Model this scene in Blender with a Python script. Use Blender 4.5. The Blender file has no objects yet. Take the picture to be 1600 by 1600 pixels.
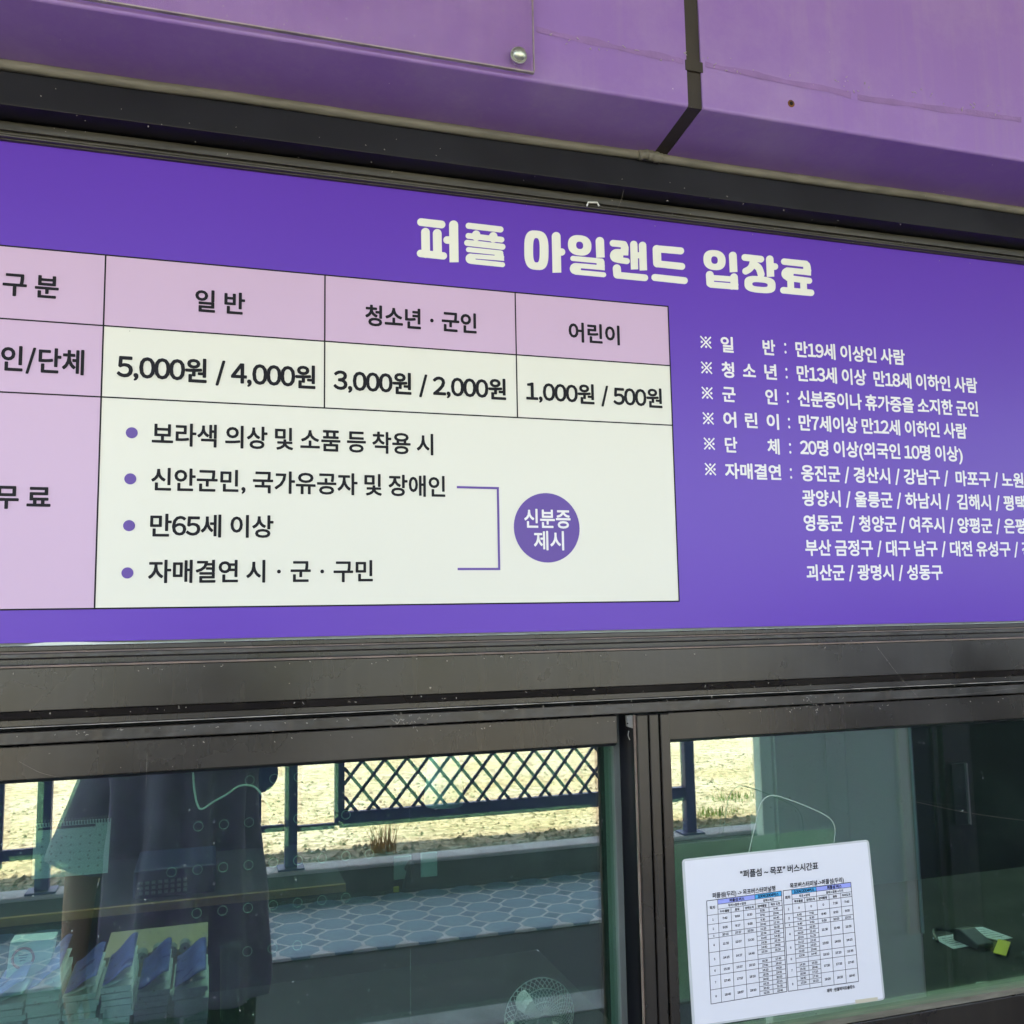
import bpy, bmesh, math, random
from mathutils import Vector, Matrix, noise
random.seed(7)
scn = bpy.context.scene
COL = scn.collection
# ------------------------------------------------------------------ camera, sky, sun, exposure
CAM_Y, CAM_Z, F = -1.2, 1.72, 1478.1
R = ((0.9532008716308265, -0.3017999450463192, -0.01802474666316797),
     (0.01710433179316145, 0.11335251961895308, -0.9934075941575765),
     (0.3018535077751161, 0.9466086833882698, 0.11320980689756657))
cam = bpy.data.cameras.new('camera'); camo = bpy.data.objects.new('camera', cam); COL.objects.link(camo)
cam.sensor_width = 36; cam.lens = 36 * F / 1600; cam.clip_start = 0.02; cam.clip_end = 3000
m = Matrix.Identity(4)
for i in range(3):
    m[i][0] = R[0][i]; m[i][1] = -R[1][i]; m[i][2] = -R[2][i]
m[1][3] = CAM_Y; m[2][3] = CAM_Z
camo.matrix_world = m
scn.camera = camo

SUN_EL, SUN_AZ = math.radians(64), math.radians(200)      # the sun stands over the gravel yard, outside the canopy
w = bpy.data.worlds.new('World'); scn.world = w; w.use_nodes = True
nt = w.node_tree; bg = nt.nodes['Background']
sky = nt.nodes.new('ShaderNodeTexSky'); sky.sky_type = 'NISHITA'; sky.sun_disc = False
sky.sun_elevation = SUN_EL; sky.sun_rotation = SUN_AZ; sky.air_density = 1.0; sky.dust_density = 2.0
nt.links.new(sky.outputs[0], bg.inputs[0]); bg.inputs[1].default_value = 0.15
sl = bpy.data.lights.new('sun', 'SUN'); sl.energy = 4.2; sl.angle = math.radians(0.5); sl.color = (1, .94, .82)
so = bpy.data.objects.new('sun', sl); COL.objects.link(so)
sd = Vector((math.sin(SUN_AZ) * math.cos(SUN_EL), math.cos(SUN_AZ) * math.cos(SUN_EL), math.sin(SUN_EL)))
so.rotation_euler = sd.to_track_quat('Z', 'Y').to_euler()
scn.view_settings.view_transform = 'Standard'; scn.view_settings.look = 'None'
scn.view_settings.exposure = 3.0; scn.view_settings.gamma = 1; scn.view_settings.use_curve_mapping = False
scn.view_settings.use_white_balance = True; scn.view_settings.white_balance_temperature = 6700; scn.view_settings.white_balance_tint = 19

# ------------------------------------------------------------------ helpers
def P(x, y, Y=0.0):
    """photograph pixel -> world point on the plane at depth Y (parallel to the booth front)"""
    a, b = (x - 800) / F, (y - 800) / F
    d = [R[0][i] * a + R[1][i] * b + R[2][i] for i in range(3)]
    t = (Y - CAM_Y) / d[1]
    return Vector((d[0] * t, Y, CAM_Z + d[2] * t))
def zr(y, Y, x=800): return P(x, y, Y).z
def tag(o, label=None, cat=None, group=None, kind=None):
    if label: o['label'] = label
    if cat: o['category'] = cat
    if group: o['group'] = group
    if kind: o['kind'] = kind
    return o
def thing(name, label, cat, loc=(0, 0, 0), group=None):
    o = bpy.data.objects.new(name, None); o.empty_display_size = .05; COL.objects.link(o); o.location = loc
    return tag(o, label, cat, group)
def obj(name, verts, faces, mat=None, parent=None, smooth=False, bevel=0):
    me = bpy.data.meshes.new(name); me.from_pydata([tuple(v) for v in verts], [], faces); me.update()
    return link(name, me, mat, parent, smooth, bevel)
def link(name, me, mat=None, parent=None, smooth=False, bevel=0):
    if mat and not me.materials: me.materials.append(mat)
    o = bpy.data.objects.new(name, me); COL.objects.link(o)
    if parent:
        o.parent = parent
        o.matrix_parent_inverse = Matrix.Translation(-world_loc(parent))
    if smooth:
        for p in me.polygons: p.use_smooth = True
    if bevel:
        b = o.modifiers.new('bevel', 'BEVEL'); b.width = bevel; b.segments = 2; b.limit_method = 'ANGLE'
    return o
def world_loc(o):
    v = Vector(o.location)
    while o.parent: o = o.parent; v = v + Vector(o.location) if o.type == 'EMPTY' else v
    return v
class MB:
    def __init__(s): s.v, s.f = [], []
    def add(s, v, f):
        n = len(s.v); s.v += [tuple(q) for q in v]; s.f += [tuple(i + n for i in q) for q in f]; return s
    def box(s, x0, x1, y0, y1, z0, z1):
        v = [(x, y, z) for x in (x0, x1) for y in (y0, y1) for z in (z0, z1)]
        return s.add(v, [(0, 1, 3, 2), (4, 6, 7, 5), (0, 4, 5, 1), (2, 3, 7, 6), (0, 2, 6, 4), (1, 5, 7, 3)])
    def xprof(s, prof, x0, x1):
        """closed (y,z) profile extruded along X"""
        n = len(prof); v = [(x0, a, b) for a, b in prof] + [(x1, a, b) for a, b in prof]
        f = [(i, (i + 1) % n, n + (i + 1) % n, n + i) for i in range(n)] + [tuple(range(n))[::-1], tuple(range(n, 2 * n))]
        return s.add(v, f)
    def tube(s, pts, r, n=8, cap=True):
        pts = [Vector(p) for p in pts]; rs = r if isinstance(r, (list, tuple)) else [r] * len(pts)
        v = []; up = None
        for i, p in enumerate(pts):
            t = (pts[min(i + 1, len(pts) - 1)] - pts[max(i - 1, 0)]).normalized()
            if up is None: up = t.orthogonal().normalized()
            up = (up - t * up.dot(t)).normalized(); b = t.cross(up)
            for k in range(n):
                a = 2 * math.pi * k / n
                v.append(p + (up * math.cos(a) + b * math.sin(a)) * rs[i])
        f = [(i * n + k, i * n + (k + 1) % n, (i + 1) * n + (k + 1) % n, (i + 1) * n + k) for i in range(len(pts) - 1) for k in range(n)]
        if cap: f += [tuple(range(n))[::-1], tuple(range((len(pts) - 1) * n, len(pts) * n))]
        return s.add(v, f)
    def loft(s, rings):
        n = len(rings[0]); v = [q for r in rings for q in r]
        f = [(i * n + k, i * n + (k + 1) % n, (i + 1) * n + (k + 1) % n, (i + 1) * n + k) for i in range(len(rings) - 1) for k in range(n)]
        f += [tuple(range(n))[::-1], tuple(range((len(rings) - 1) * n, len(rings) * n))]
        return s.add(v, f)
    def build(s, name, mat, parent=None, smooth=False, bevel=0): return obj(name, s.v, s.f, mat, parent, smooth, bevel)
def box(name, mat, parent, *a, bevel=0): return MB().box(*a).build(name, mat, parent, bevel=bevel)
def disc(cx, cy, cz, r, h, n=24, axis='y'):
    m_ = MB(); c = Vector((cx, cy, cz)); d = Vector((0, h, 0)) if axis == 'y' else Vector((0, 0, h))
    return m_.tube([c, c + d], r, n)
def smooth_pts(pts, k=6):
    pts = [Vector(p) for p in pts]; out = []
    for i in range(len(pts) - 1):
        p0, p1, p2, p3 = pts[max(i - 1, 0)], pts[i], pts[i + 1], pts[min(i + 2, len(pts) - 1)]
        for j in range(k):
            t = j / k
            out.append(.5 * ((2 * p1) + (p2 - p0) * t + (2 * p0 - 5 * p1 + 4 * p2 - p3) * t * t + (3 * p1 - p0 - 3 * p2 + p3) * t ** 3))
    return out + [pts[-1]]

# ------------------------------------------------------------------ materials
def newmat(name):
    mt = bpy.data.materials.new(name); mt.use_nodes = True
    return mt, mt.node_tree, mt.node_tree.nodes['Principled BSDF']
def pmat(name, c, rough=.5, spec=.5, even=False, metal=0, var=.06, scale=6, specks=0, speck_c=(.6, .6, .55), speck_scale=60, bump=0, bscale=80,
         coat=0, coat_r=.1, stretch=(1, 1, 1), streak=0, streak_c=(.25, .2, .15), grime=0):
    mt, t, b = newmat(name); N, L = t.nodes.new, t.links.new
    tc = N('ShaderNodeTexCoord'); mp = N('ShaderNodeMapping'); mp.inputs['Scale'].default_value = stretch
    L(tc.outputs['Object'], mp.inputs[0])
    n = N('ShaderNodeTexNoise'); n.inputs['Scale'].default_value = scale; n.inputs['Detail'].default_value = 1 if even else 6
    L(mp.outputs[0], n.inputs[0])
    mr = N('ShaderNodeMapRange'); mr.inputs[1].default_value = .1 if even else .3; mr.inputs[2].default_value = .9 if even else .7
    mr.inputs[3].default_value = 1 - var; mr.inputs[4].default_value = 1 + var; L(n.outputs['Fac'], mr.inputs[0])
    mx = N('ShaderNodeVectorMath'); mx.operation = 'SCALE'; mx.inputs[0].default_value = c; L(mr.outputs[0], mx.inputs['Scale'])
    col = mx.outputs[0]
    def mixc(fac, c2, cur):
        q = N('ShaderNodeMix'); q.data_type = 'RGBA'; L(fac, q.inputs[0]); L(cur, q.inputs[6]); q.inputs[7].default_value = (*c2, 1); return q.outputs[2]
    if streak:
        mp2 = N('ShaderNodeMapping'); mp2.inputs['Scale'].default_value = (18, 18, 1.2); L(tc.outputs['Object'], mp2.inputs[0])
        n2 = N('ShaderNodeTexNoise'); n2.inputs['Scale'].default_value = 4; n2.inputs['Detail'].default_value = 5; L(mp2.outputs[0], n2.inputs[0])
        r2 = N('ShaderNodeMapRange'); r2.inputs[1].default_value = .5; r2.inputs[2].default_value = .8; r2.inputs[4].default_value = streak; L(n2.outputs['Fac'], r2.inputs[0])
        col = mixc(r2.outputs[0], streak_c, col)
    if grime:
        n3 = N('ShaderNodeTexNoise'); n3.inputs['Scale'].default_value = 2.5; n3.inputs['Detail'].default_value = 9; n3.inputs['Roughness'].default_value = .7; L(tc.outputs['Object'], n3.inputs[0])
        r3 = N('ShaderNodeMapRange'); r3.inputs[1].default_value = .5; r3.inputs[2].default_value = .75; r3.inputs[4].default_value = grime; L(n3.outputs['Fac'], r3.inputs[0])
        col = mixc(r3.outputs[0], speck_c, col)
    if specks:
        vz = N('ShaderNodeTexVoronoi'); vz.inputs['Scale'].default_value = speck_scale; vz.inputs['Randomness'].default_value = 1; L(tc.outputs['Object'], vz.inputs[0])
        nn = N('ShaderNodeTexNoise'); nn.inputs['Scale'].default_value = speck_scale * .15; L(tc.outputs['Object'], nn.inputs[0])
        ad = N('ShaderNodeMath'); ad.operation = 'MULTIPLY_ADD'; L(nn.outputs['Fac'], ad.inputs[0]); ad.inputs[1].default_value = -.3; ad.inputs[2].default_value = .15 + specks
        mi = N('ShaderNodeMath'); mi.operation = 'MINIMUM'; L(ad.outputs[0], mi.inputs[0]); mi.inputs[1].default_value = .11 if specks > .03 else .07
        lt = N('ShaderNodeMath'); lt.operation = 'LESS_THAN'; L(vz.outputs['Distance'], lt.inputs[0]); L(mi.outputs[0], lt.inputs[1])
        col = mixc(lt.outputs[0], speck_c, col)
    L(col, b.inputs['Base Color'])
    rr = N('ShaderNodeMapRange'); rr.inputs[1].default_value = .3; rr.inputs[2].default_value = .7
    rr.inputs[3].default_value = rough * (1 if even else .85); rr.inputs[4].default_value = min(1, rough * (1 if even else 1.2)); L(n.outputs['Fac'], rr.inputs[0]); L(rr.outputs[0], b.inputs['Roughness'])
    b.inputs['Metallic'].default_value = metal; b.inputs['Specular IOR Level'].default_value = spec
    b.inputs['Coat Weight'].default_value = coat; b.inputs['Coat Roughness'].default_value = coat_r
    if bump:
        bn = N('ShaderNodeTexNoise'); bn.inputs['Scale'].default_value = bscale; bn.inputs['Detail'].default_value = 4; L(mp.outputs[0], bn.inputs[0])
        bu = N('ShaderNodeBump'); bu.inputs['Strength'].default_value = bump; bu.inputs['Distance'].default_value = .002
        L(bn.outputs['Fac'], bu.inputs['Height']); L(bu.outputs[0], b.inputs['Normal'])
    return mt
def glassmat(name, tint, refl, rtint=(1, 1, 1), milk=0, rough=0.0, milk_c=(.6, .7, .65)):
    mt, t, b = newmat(name); N, L = t.nodes.new, t.links.new; t.nodes.remove(b)
    out = t.nodes['Material Output']
    tr = N('ShaderNodeBsdfTransparent'); tr.inputs[0].default_value = (*tint, 1)
    gl = N('ShaderNodeBsdfGlossy'); gl.inputs[0].default_value = (*rtint, 1); gl.inputs['Roughness'].default_value = rough
    fr = N('ShaderNodeLayerWeight'); fr.inputs[0].default_value = .5
    pw_ = N('ShaderNodeMath'); pw_.operation = 'POWER'; L(fr.outputs['Facing'], pw_.inputs[0]); pw_.inputs[1].default_value = 4
    mr = N('ShaderNodeMapRange'); mr.inputs[3].default_value = refl; mr.inputs[4].default_value = 1
    L(pw_.outputs[0], mr.inputs[0])
    mx = N('ShaderNodeMixShader'); L(mr.outputs[0], mx.inputs[0]); L(tr.outputs[0], mx.inputs[1]); L(gl.outputs[0], mx.inputs[2])
    res = mx.outputs[0]
    if milk:
        di = N('ShaderNodeBsdfDiffuse'); di.inputs[0].default_value = (*milk_c, 1)
        tc = N('ShaderNodeTexCoord'); n = N('ShaderNodeTexNoise'); n.inputs['Scale'].default_value = 9; n.inputs['Detail'].default_value = 8; L(tc.outputs['Object'], n.inputs[0])
        r2 = N('ShaderNodeMapRange'); r2.inputs[1].default_value = .35; r2.inputs[2].default_value = .75; r2.inputs[3].default_value = milk * .5; r2.inputs[4].default_value = milk * 1.8; L(n.outputs['Fac'], r2.inputs[0])
        vz = N('ShaderNodeTexVoronoi'); vz.inputs['Scale'].default_value = 70; L(tc.outputs['Object'], vz.inputs[0])
        lt = N('ShaderNodeMath'); lt.operation = 'LESS_THAN'; L(vz.outputs['Distance'], lt.inputs[0]); lt.inputs[1].default_value = .075
        ad = N('ShaderNodeMath'); ad.operation = 'MULTIPLY_ADD'; L(lt.outputs[0], ad.inputs[0]); ad.inputs[1].default_value = .3; L(r2.outputs[0], ad.inputs[2])
        m2 = N('ShaderNodeMixShader'); L(ad.outputs[0], m2.inputs[0]); L(res, m2.inputs[1]); L(di.outputs[0], m2.inputs[2]); res = m2.outputs[0]
    L(res, out.inputs[0]); return mt

M = {}
M['fascia'] = pmat('fascia_purple_paint', (.28, .155, .45), .38, .5, var=.05, scale=3, specks=.006, speck_c=(.6, .5, .6), speck_scale=45, grime=.25, bump=.1, bscale=30, streak=.22, streak_c=(.36, .27, .40))
M['residue'] = pmat('old_glue_residue', (.265, .15, .37), .7, .4, var=.15, scale=25, specks=.03, speck_c=(.55, .45, .5), speck_scale=120, bump=.4, bscale=200)
M['joint'] = pmat('dark_joint_sealant', (.035, .028, .022), .6, .4, var=.3, scale=30, bump=.5, bscale=60, specks=.01, speck_scale=70)
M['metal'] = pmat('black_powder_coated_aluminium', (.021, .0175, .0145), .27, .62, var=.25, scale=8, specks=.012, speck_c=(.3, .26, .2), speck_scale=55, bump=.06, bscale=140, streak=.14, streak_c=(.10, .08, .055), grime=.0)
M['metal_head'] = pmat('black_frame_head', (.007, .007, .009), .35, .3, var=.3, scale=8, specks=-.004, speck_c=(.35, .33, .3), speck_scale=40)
M['metal_dirty'] = pmat('dusty_black_aluminium', (.03, .026, .022), .33, .6, var=.35, scale=14, specks=.02, speck_c=(.42, .37, .3), speck_scale=60, bump=.5, bscale=60, streak=.3, streak_c=(.12, .095, .065))
M['bead'] = pmat('weathered_sealant_bead', (.17, .155, .12), .55, .4, var=.3, scale=18, stretch=(1, 6, 6), bump=.3, bscale=40, specks=.01, speck_c=(.4, .36, .25))
M['rib'] = pmat('aged_rubber_gasket', (.06, .055, .045), .45, .5, var=.4, scale=20, stretch=(.3, 4, 4), bump=.4, bscale=40)
M['lip'] = pmat('worn_metal_edge', (.19, .14, .11), .5, .5, var=.35, scale=30, specks=.02, speck_c=(.5, .45, .35))
M['drip'] = pmat('scuffed_bare_edge', (.30, .28, .25), .5, .5, var=.6, scale=40, specks=.05, speck_c=(.04, .04, .035), speck_scale=50)
M['sign_purple'] = pmat('printed_purple_film', (.12, .038, .44), .3, .35, var=.035, scale=3, specks=-.012, speck_c=(.05, .02, .16), speck_scale=55, bump=.02, bscale=25, even=True)
M['print_white'] = pmat('printed_white_film', (.77, .765, .665), .32, .3, var=.012, scale=3, specks=-.024, speck_c=(.3, .28, .22), speck_scale=40, even=True)
M['print_pink'] = pmat('printed_pink_film', (.61, .43, .60), .32, .3, var=.02, scale=3, specks=-.022, speck_c=(.25, .15, .2), speck_scale=40, even=True)
M['print_black'] = pmat('printed_black', (.014, .014, .018), .45, .12, var=.05)
M['print_cream'] = pmat('printed_cream_lettering', (.81, .81, .70), .35, .3, var=.02)
M['print_lettering_white'] = pmat('printed_white_lettering', (.82, .8, .8), .35, .3, var=.02)
M['print_violet'] = pmat('printed_violet', (.125, .065, .33), .35, .3, var=.04)
M['backing'] = pmat('white_backing_board', (.7, .76, .66), .4, .4)
M['glass'] = glassmat('green_tinted_window_glass', (.78, .92, .87), .19, (1, .99, .95), milk=.004)
M['glass2'] = glassmat('inner_window_glass', (.84, .95, .91), .08, (.7, 1, .85), milk=.003)
M['acrylic'] = glassmat('speaking_hole_acrylic', (.90, .95, .93), .012, (1, 1, 1), milk=.010)
M['clear'] = glassmat('weathered_clear_acrylic', (.97, .93, .97), .04, (1, 1, 1), milk=.055, rough=.15, milk_c=(.72, .55, .85))
M['clear_bin'] = glassmat('clear_green_plastic', (.75, .9, .85), .04, (1, 1, 1), milk=.05, rough=.1)
M['sheet_edge'] = pmat('dirty_acrylic_edge', (.30, .26, .25), .5, .4, var=.35, scale=40, specks=.02, speck_c=(.15, .08, .03), speck_scale=90)
M['bolt'] = pmat('galvanised_steel', (.55, .58, .5), .35, .5, metal=.85, var=.3, scale=40, bump=.3)
M['rust'] = pmat('rust', (.18, .07, .02), .8, .3, var=.4, scale=60)
M['dark'] = pmat('dark_void', (.01, .01, .01), .8, .2)
M['paper'] = pmat('white_paper', (.74, .75, .79), .6, .3, var=.01)
M['laminate'] = pmat('plastic_laminate_edge', (.55, .58, .58), .25, .5, var=.05)
M['blue'] = pmat('printed_periwinkle_blue', (.33, .38, .83), .5, .3)
M['cyan'] = pmat('printed_sky_blue', (.06, .42, .80), .5, .3)
M['grid'] = pmat('printed_table_line', (.04, .04, .05), .5, .3)
M['cord'] = pmat('clear_nylon_cord', (.36, .48, .40), .2, .6)
M['white_plastic'] = pmat('white_plastic', (.75, .74, .7), .35, .5)
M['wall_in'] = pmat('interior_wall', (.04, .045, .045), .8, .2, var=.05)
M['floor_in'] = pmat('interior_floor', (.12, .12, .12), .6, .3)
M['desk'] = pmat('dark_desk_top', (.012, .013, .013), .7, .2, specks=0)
M['wood'] = pmat('varnished_wood_edge', (.42, .22, .09), .4, .4, var=.2, scale=4, stretch=(1, 8, 8))
M['cardboard'] = pmat('brown_cardboard', (.42, .33, .2), .8, .2, var=.08)
M['leaflet'] = pmat('leaflet_paper', (.78, .84, .8), .6, .3, var=.08, scale=30, stretch=(1, 1, 12))
M['cover'] = pmat('printed_blue_cover', (.13, .14, .42), .3, .4, var=.35, scale=25)
M['plastic_black'] = pmat('black_plastic', (.012, .013, .018), .35, .5)
M['plastic_navy'] = pmat('navy_plastic', (.03, .04, .09), .4, .5)
M['grey_metal'] = pmat('grey_metal', (.3, .32, .3), .4, .5, metal=.3)
M['cab'] = pmat('pale_green_added_panel', (.30, .38, .30), .6, .3)
M['bin'] = pmat('green_plastic', (.10, .19, .17), .4, .5)
M['teal'] = pmat('pale_teal_plastic', (.35, .6, .55), .4, .5)
M['yellow'] = pmat('yellow_card', (.75, .62, .04), .5, .3)
M['red'] = pmat('red_print', (.6, .06, .05), .5, .3)
M['asphalt'] = pmat('asphalt', (.055, .06, .062), .85, .3, var=.3, scale=3, specks=.08, speck_c=(.12, .12, .12), speck_scale=60, bump=.8, bscale=120)
M['tile'] = pmat('blue_grey_octagon_tile', (.25, .38, .46), .6, .4, var=.18, scale=2.5, bump=.3)
M['tile2'] = pmat('dark_blue_key_tile', (.17, .27, .34), .6, .4, var=.18, scale=3, bump=.3)
M['grout'] = pmat('pale_grout', (.72, .75, .74), .8, .3, var=.15, scale=8)
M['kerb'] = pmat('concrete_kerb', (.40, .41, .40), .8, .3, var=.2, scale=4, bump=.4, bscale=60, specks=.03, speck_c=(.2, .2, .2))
M['kerb_face'] = pmat('shade_darkened_concrete', (.12, .135, .13), .85, .3, var=.25, scale=4, bump=.4, streak=.2)  # shade of the kerb face put into the colour; glazing strip shares it
M['gutter'] = pmat('light_concrete_gutter', (.34, .36, .36), .8, .3, var=.25, scale=5, bump=.4)
M['navy'] = pmat('dark_navy_fence_paint', (.045, .04, .13), .5, .4, var=.1)
M['kiosk'] = pmat('grey_painted_panel', (.80, .93, .76), .6, .3, var=.05, scale=1.5)
M['kiosk_trim'] = pmat('pale_aluminium_trim', (.9, .9, .72), .45, .5, var=.05)
M['dry'] = pmat('dry_weed', (.42, .22, .07), .8, .2, var=.3)
M['grass'] = pmat('green_grass_blades', (.22, .32, .04), .7, .2, var=.3)
M['skin'] = pmat('skin', (.42, .25, .15), .5, .4, var=.05)
M['shirt'] = pmat('dark_grey_cotton', (.26, .24, .29), .9, .1, var=.12, scale=20, bump=0)
M['trousers'] = pmat('black_trousers', (.012, .012, .015), .85, .1, bump=.2, bscale=300)
M['hair'] = pmat('black_hair', (.012, .010, .009), .5, .4)
M['shoe'] = pmat('grey_shoe', (.12, .12, .12), .7, .3)
M['hill'] = pmat('wooded_hill', (.05, .08, .03), .9, .1, var=.4, scale=.2)
M['roof'] = pmat('roof_sheet', (.2, .2, .2), .6, .3)
M['web'] = pmat('cobweb', (.4, .37, .32), .7, .2)
def gravelmat():
    mt, t, b = newmat('yellow_gravel'); N, L = t.nodes.new, t.links.new
    tc = N('ShaderNodeTexCoord'); v = N('ShaderNodeTexVoronoi'); v.inputs['Scale'].default_value = 22; L(tc.outputs['Object'], v.inputs[0])
    n = N('ShaderNodeTexNoise'); n.inputs['Scale'].default_value = 1.3; n.inputs['Detail'].default_value = 8; L(tc.outputs['Object'], n.inputs[0])
    cr = N('ShaderNodeValToRGB'); cr.color_ramp.elements[0].color = (.17, .155, .095, 1); cr.color_ramp.elements[1].color = (.32, .305, .225, 1)
    cr.color_ramp.elements[0].position = .05; cr.color_ramp.elements[1].position = .6
    sx = N('ShaderNodeSeparateColor'); L(v.outputs['Color'], sx.inputs[0]); L(sx.outputs[0], cr.inputs[0])
    c2 = N('ShaderNodeValToRGB'); c2.color_ramp.elements[0].position = .35; c2.color_ramp.elements[1].position = .65
    c2.color_ramp.elements[0].color = (.85, .80, .6, 1); c2.color_ramp.elements[1].color = (1, 1, 1, 1); L(n.outputs['Fac'], c2.inputs[0])
    mx = N('ShaderNodeMix'); mx.data_type = 'RGBA'; mx.blend_type = 'MULTIPLY'; mx.inputs[0].default_value = 1
    L(cr.outputs[0], mx.inputs[6]); L(c2.outputs[0], mx.inputs[7]); L(mx.outputs[2], b.inputs['Base Color'])
    b.inputs['Roughness'].default_value = .95
    bu = N('ShaderNodeBump'); bu.inputs['Strength'].default_value = 1; bu.inputs['Distance'].default_value = .02
    L(v.outputs['Distance'], bu.inputs['Height']); L(bu.outputs[0], b.inputs['Normal'])
    return mt
M['gravel'] = gravelmat()

# ------------------------------------------------------------------ text
_dg = None
TXT = {}
def text_mesh(s, off=0.0, res=3):
    if s not in TXT: TXT[s] = layout(s)
    v, f = TXT[s]; V, F_ = [], []
    ring = [(0, 0)]
    if off > 0: ring += [(off * math.cos(k * math.pi / 4 + .39), off * math.sin(k * math.pi / 4 + .39)) for k in range(8)]
    for k, (a, b) in enumerate(ring):
        n = len(V); V += [(q[0] + a, q[1] + b, k * .00002) for q in v]; F_ += [tuple(i + n for i in p) for p in f]
    return V, F_
ADV = {' ': .23, ',': .26, '.': .26, ':': .30, '/': .42, '(': .33, ')': .33, '"': .42, '~': .62, '-': .40, '>': .55, '·': .46, '→': .9}
GL = {}
def glyph(ch):
    if ch in GL: return GL[ch]
    if ch == '/':
        g_ = ([(.03, -.13, 0), (.09, -.13, 0), (.34, .80, 0), (.28, .80, 0)], [(0, 1, 2, 3)])
    elif ch in ':·':
        g_ = ([], [])
        for cy in ((.10, .56) if ch == ':' else (.36,)):
            n = len(g_[0]); rr_ = .055 if ch == ':' else .06
            g_[0].extend((rr_ * math.cos(k * math.pi / 7), cy + rr_ * math.sin(k * math.pi / 7), 0) for k in range(14)); g_[1].append(tuple(range(n, n + 14)))
    else:
        g_ = text_raw(chr(0xFF10 + int(ch)) if ch.isdigit() else ch)      # digits of the same face as the syllables
    GL[ch] = g_; return g_
def layout(s):
    x, V, F_ = 0, [], []
    for ch in s:
        adv = .555 if ch.isdigit() else ADV.get(ch, .92)
        if ch != ' ':
            v, f = glyph(ch)
            if v:
                dx = 0
                if adv != .92:
                    a, b = min(q[0] for q in v), max(q[0] for q in v); dx = adv / 2 - (a + b) / 2
                n = len(V); V += [(q[0] + x + dx, q[1], 0) for q in v]; F_ += [tuple(i + n for i in p) for p in f]
        x += adv
    return V, F_
def text_raw(s, res=3):
    c = bpy.data.curves.new('text', 'FONT'); c.body = s; c.resolution_u = res; c.fill_mode = 'FRONT'
    o = bpy.data.objects.new('text', c); COL.objects.link(o)
    dg = bpy.context.evaluated_depsgraph_get()
    me = bpy.data.meshes.new_from_object(o.evaluated_get(dg))
    v = [tuple(q.co) for q in me.vertices]; f = [tuple(p.vertices) for p in me.polygons]
    bpy.data.objects.remove(o); bpy.data.curves.remove(c); bpy.data.meshes.remove(me)
    return v, f
def put_text(s, xl, yl, xr, yr, h, mat, Y, parent=None, off=.018, name='lettering', mb=None, xs=None):
    """s between the pixels (xl,yl) and (xr,yr); h = height in pixels of a full syllable there"""
    v, f = text_mesh(s, off)
    A, B = P(xl, yl, Y), P(xr, yr, Y)
    if xr > 1600: B = P(1590, yl + (yr - yl) * (1590 - xl) / (xr - xl), Y); t_ = P(xr, yr, Y); B.x = t_.x
    xm, ym = (xl + xr) / 2, (yl + yr) / 2
    hw = P(xm, ym - h / 2, Y).z - P(xm, ym + h / 2, Y).z
    em = hw / .905; zc = (A.z + B.z) / 2
    x0 = min(q[0] for q in v); x1 = max(q[0] for q in v)
    sx = (B.x - A.x) / (x1 - x0)
    if xs: sx = em * xs; A.x = (A.x + B.x) / 2 - sx * (x1 - x0) / 2
    vv = [(A.x + (q[0] - x0) * sx, Y - q[2], zc + (q[1] - .374) * em) for q in v]
    if mb is not None: mb.add(vv, f); return
    return obj(name, vv, f, mat, parent)

# =================================================================== THE BOOTH
booth = thing('ticket_booth', 'purple ticket booth with black aluminium window frames and a wide purple fascia above', 'ticket booth', (0, 0, 0))
XL, XR = -1.1, 2.7
Zs_top, Zs_bot = zr(315, 0), zr(989, 0)
# fascia panels (front sheet folded back to the frame) and joints
yF = -.16
zFb = P(1083, 168, yF).z           # bottom edge of the front
zBk = P(1020, 245, -.05).z         # where the soffit meets the frame
SEAM = P(1084, 100, yF).x
TOP = 4.0
def fascia(x0, x1):
    r = .004; prof = [(yF, TOP), (yF, zFb + r)]
    for k in range(1, 6):
        a = math.pi / 2 * k / 5
        prof.append((yF + r - r * math.cos(a), zFb + r - r * math.sin(a)))
    prof += [(-.045, zBk), (-.045, zBk + .004), (yF + .004, zFb + .006), (yF + .004, TOP)]
    return MB().xprof(prof, x0, x1).build('fascia_panel', M['fascia'], booth)
gap = .0107
seams = [SEAM - 3.6, SEAM - 1.8, SEAM, SEAM + 1.8, SEAM + 3.6, SEAM + 5.4]
for a, b in zip(seams[:-1], seams[1:]): fascia(a + gap, b - gap)
for s_ in seams:
    j = MB().box(s_ - gap - .001, s_ + gap + .001, yF + .0025, yF + .03, zFb + .001, TOP - .01)
    p0, p1 = (yF + .004, zFb + .0015), (-.046, zBk + .0015)
    j.xprof([p0, p1, (p1[0], p1[1] + .01), (p0[0], p0[1] + .01)], s_ - gap - .001, s_ + gap + .001)
    j.build('joint_strip', M['joint'], booth)
# patch of tape bridging the joint
ptz = P(1084, 105, yF).z
box('joint_patch', M['joint'], booth, SEAM - gap - .002, SEAM + gap + .002, yF - .0012, yF + .001, ptz - .006, ptz + .008)
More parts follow.
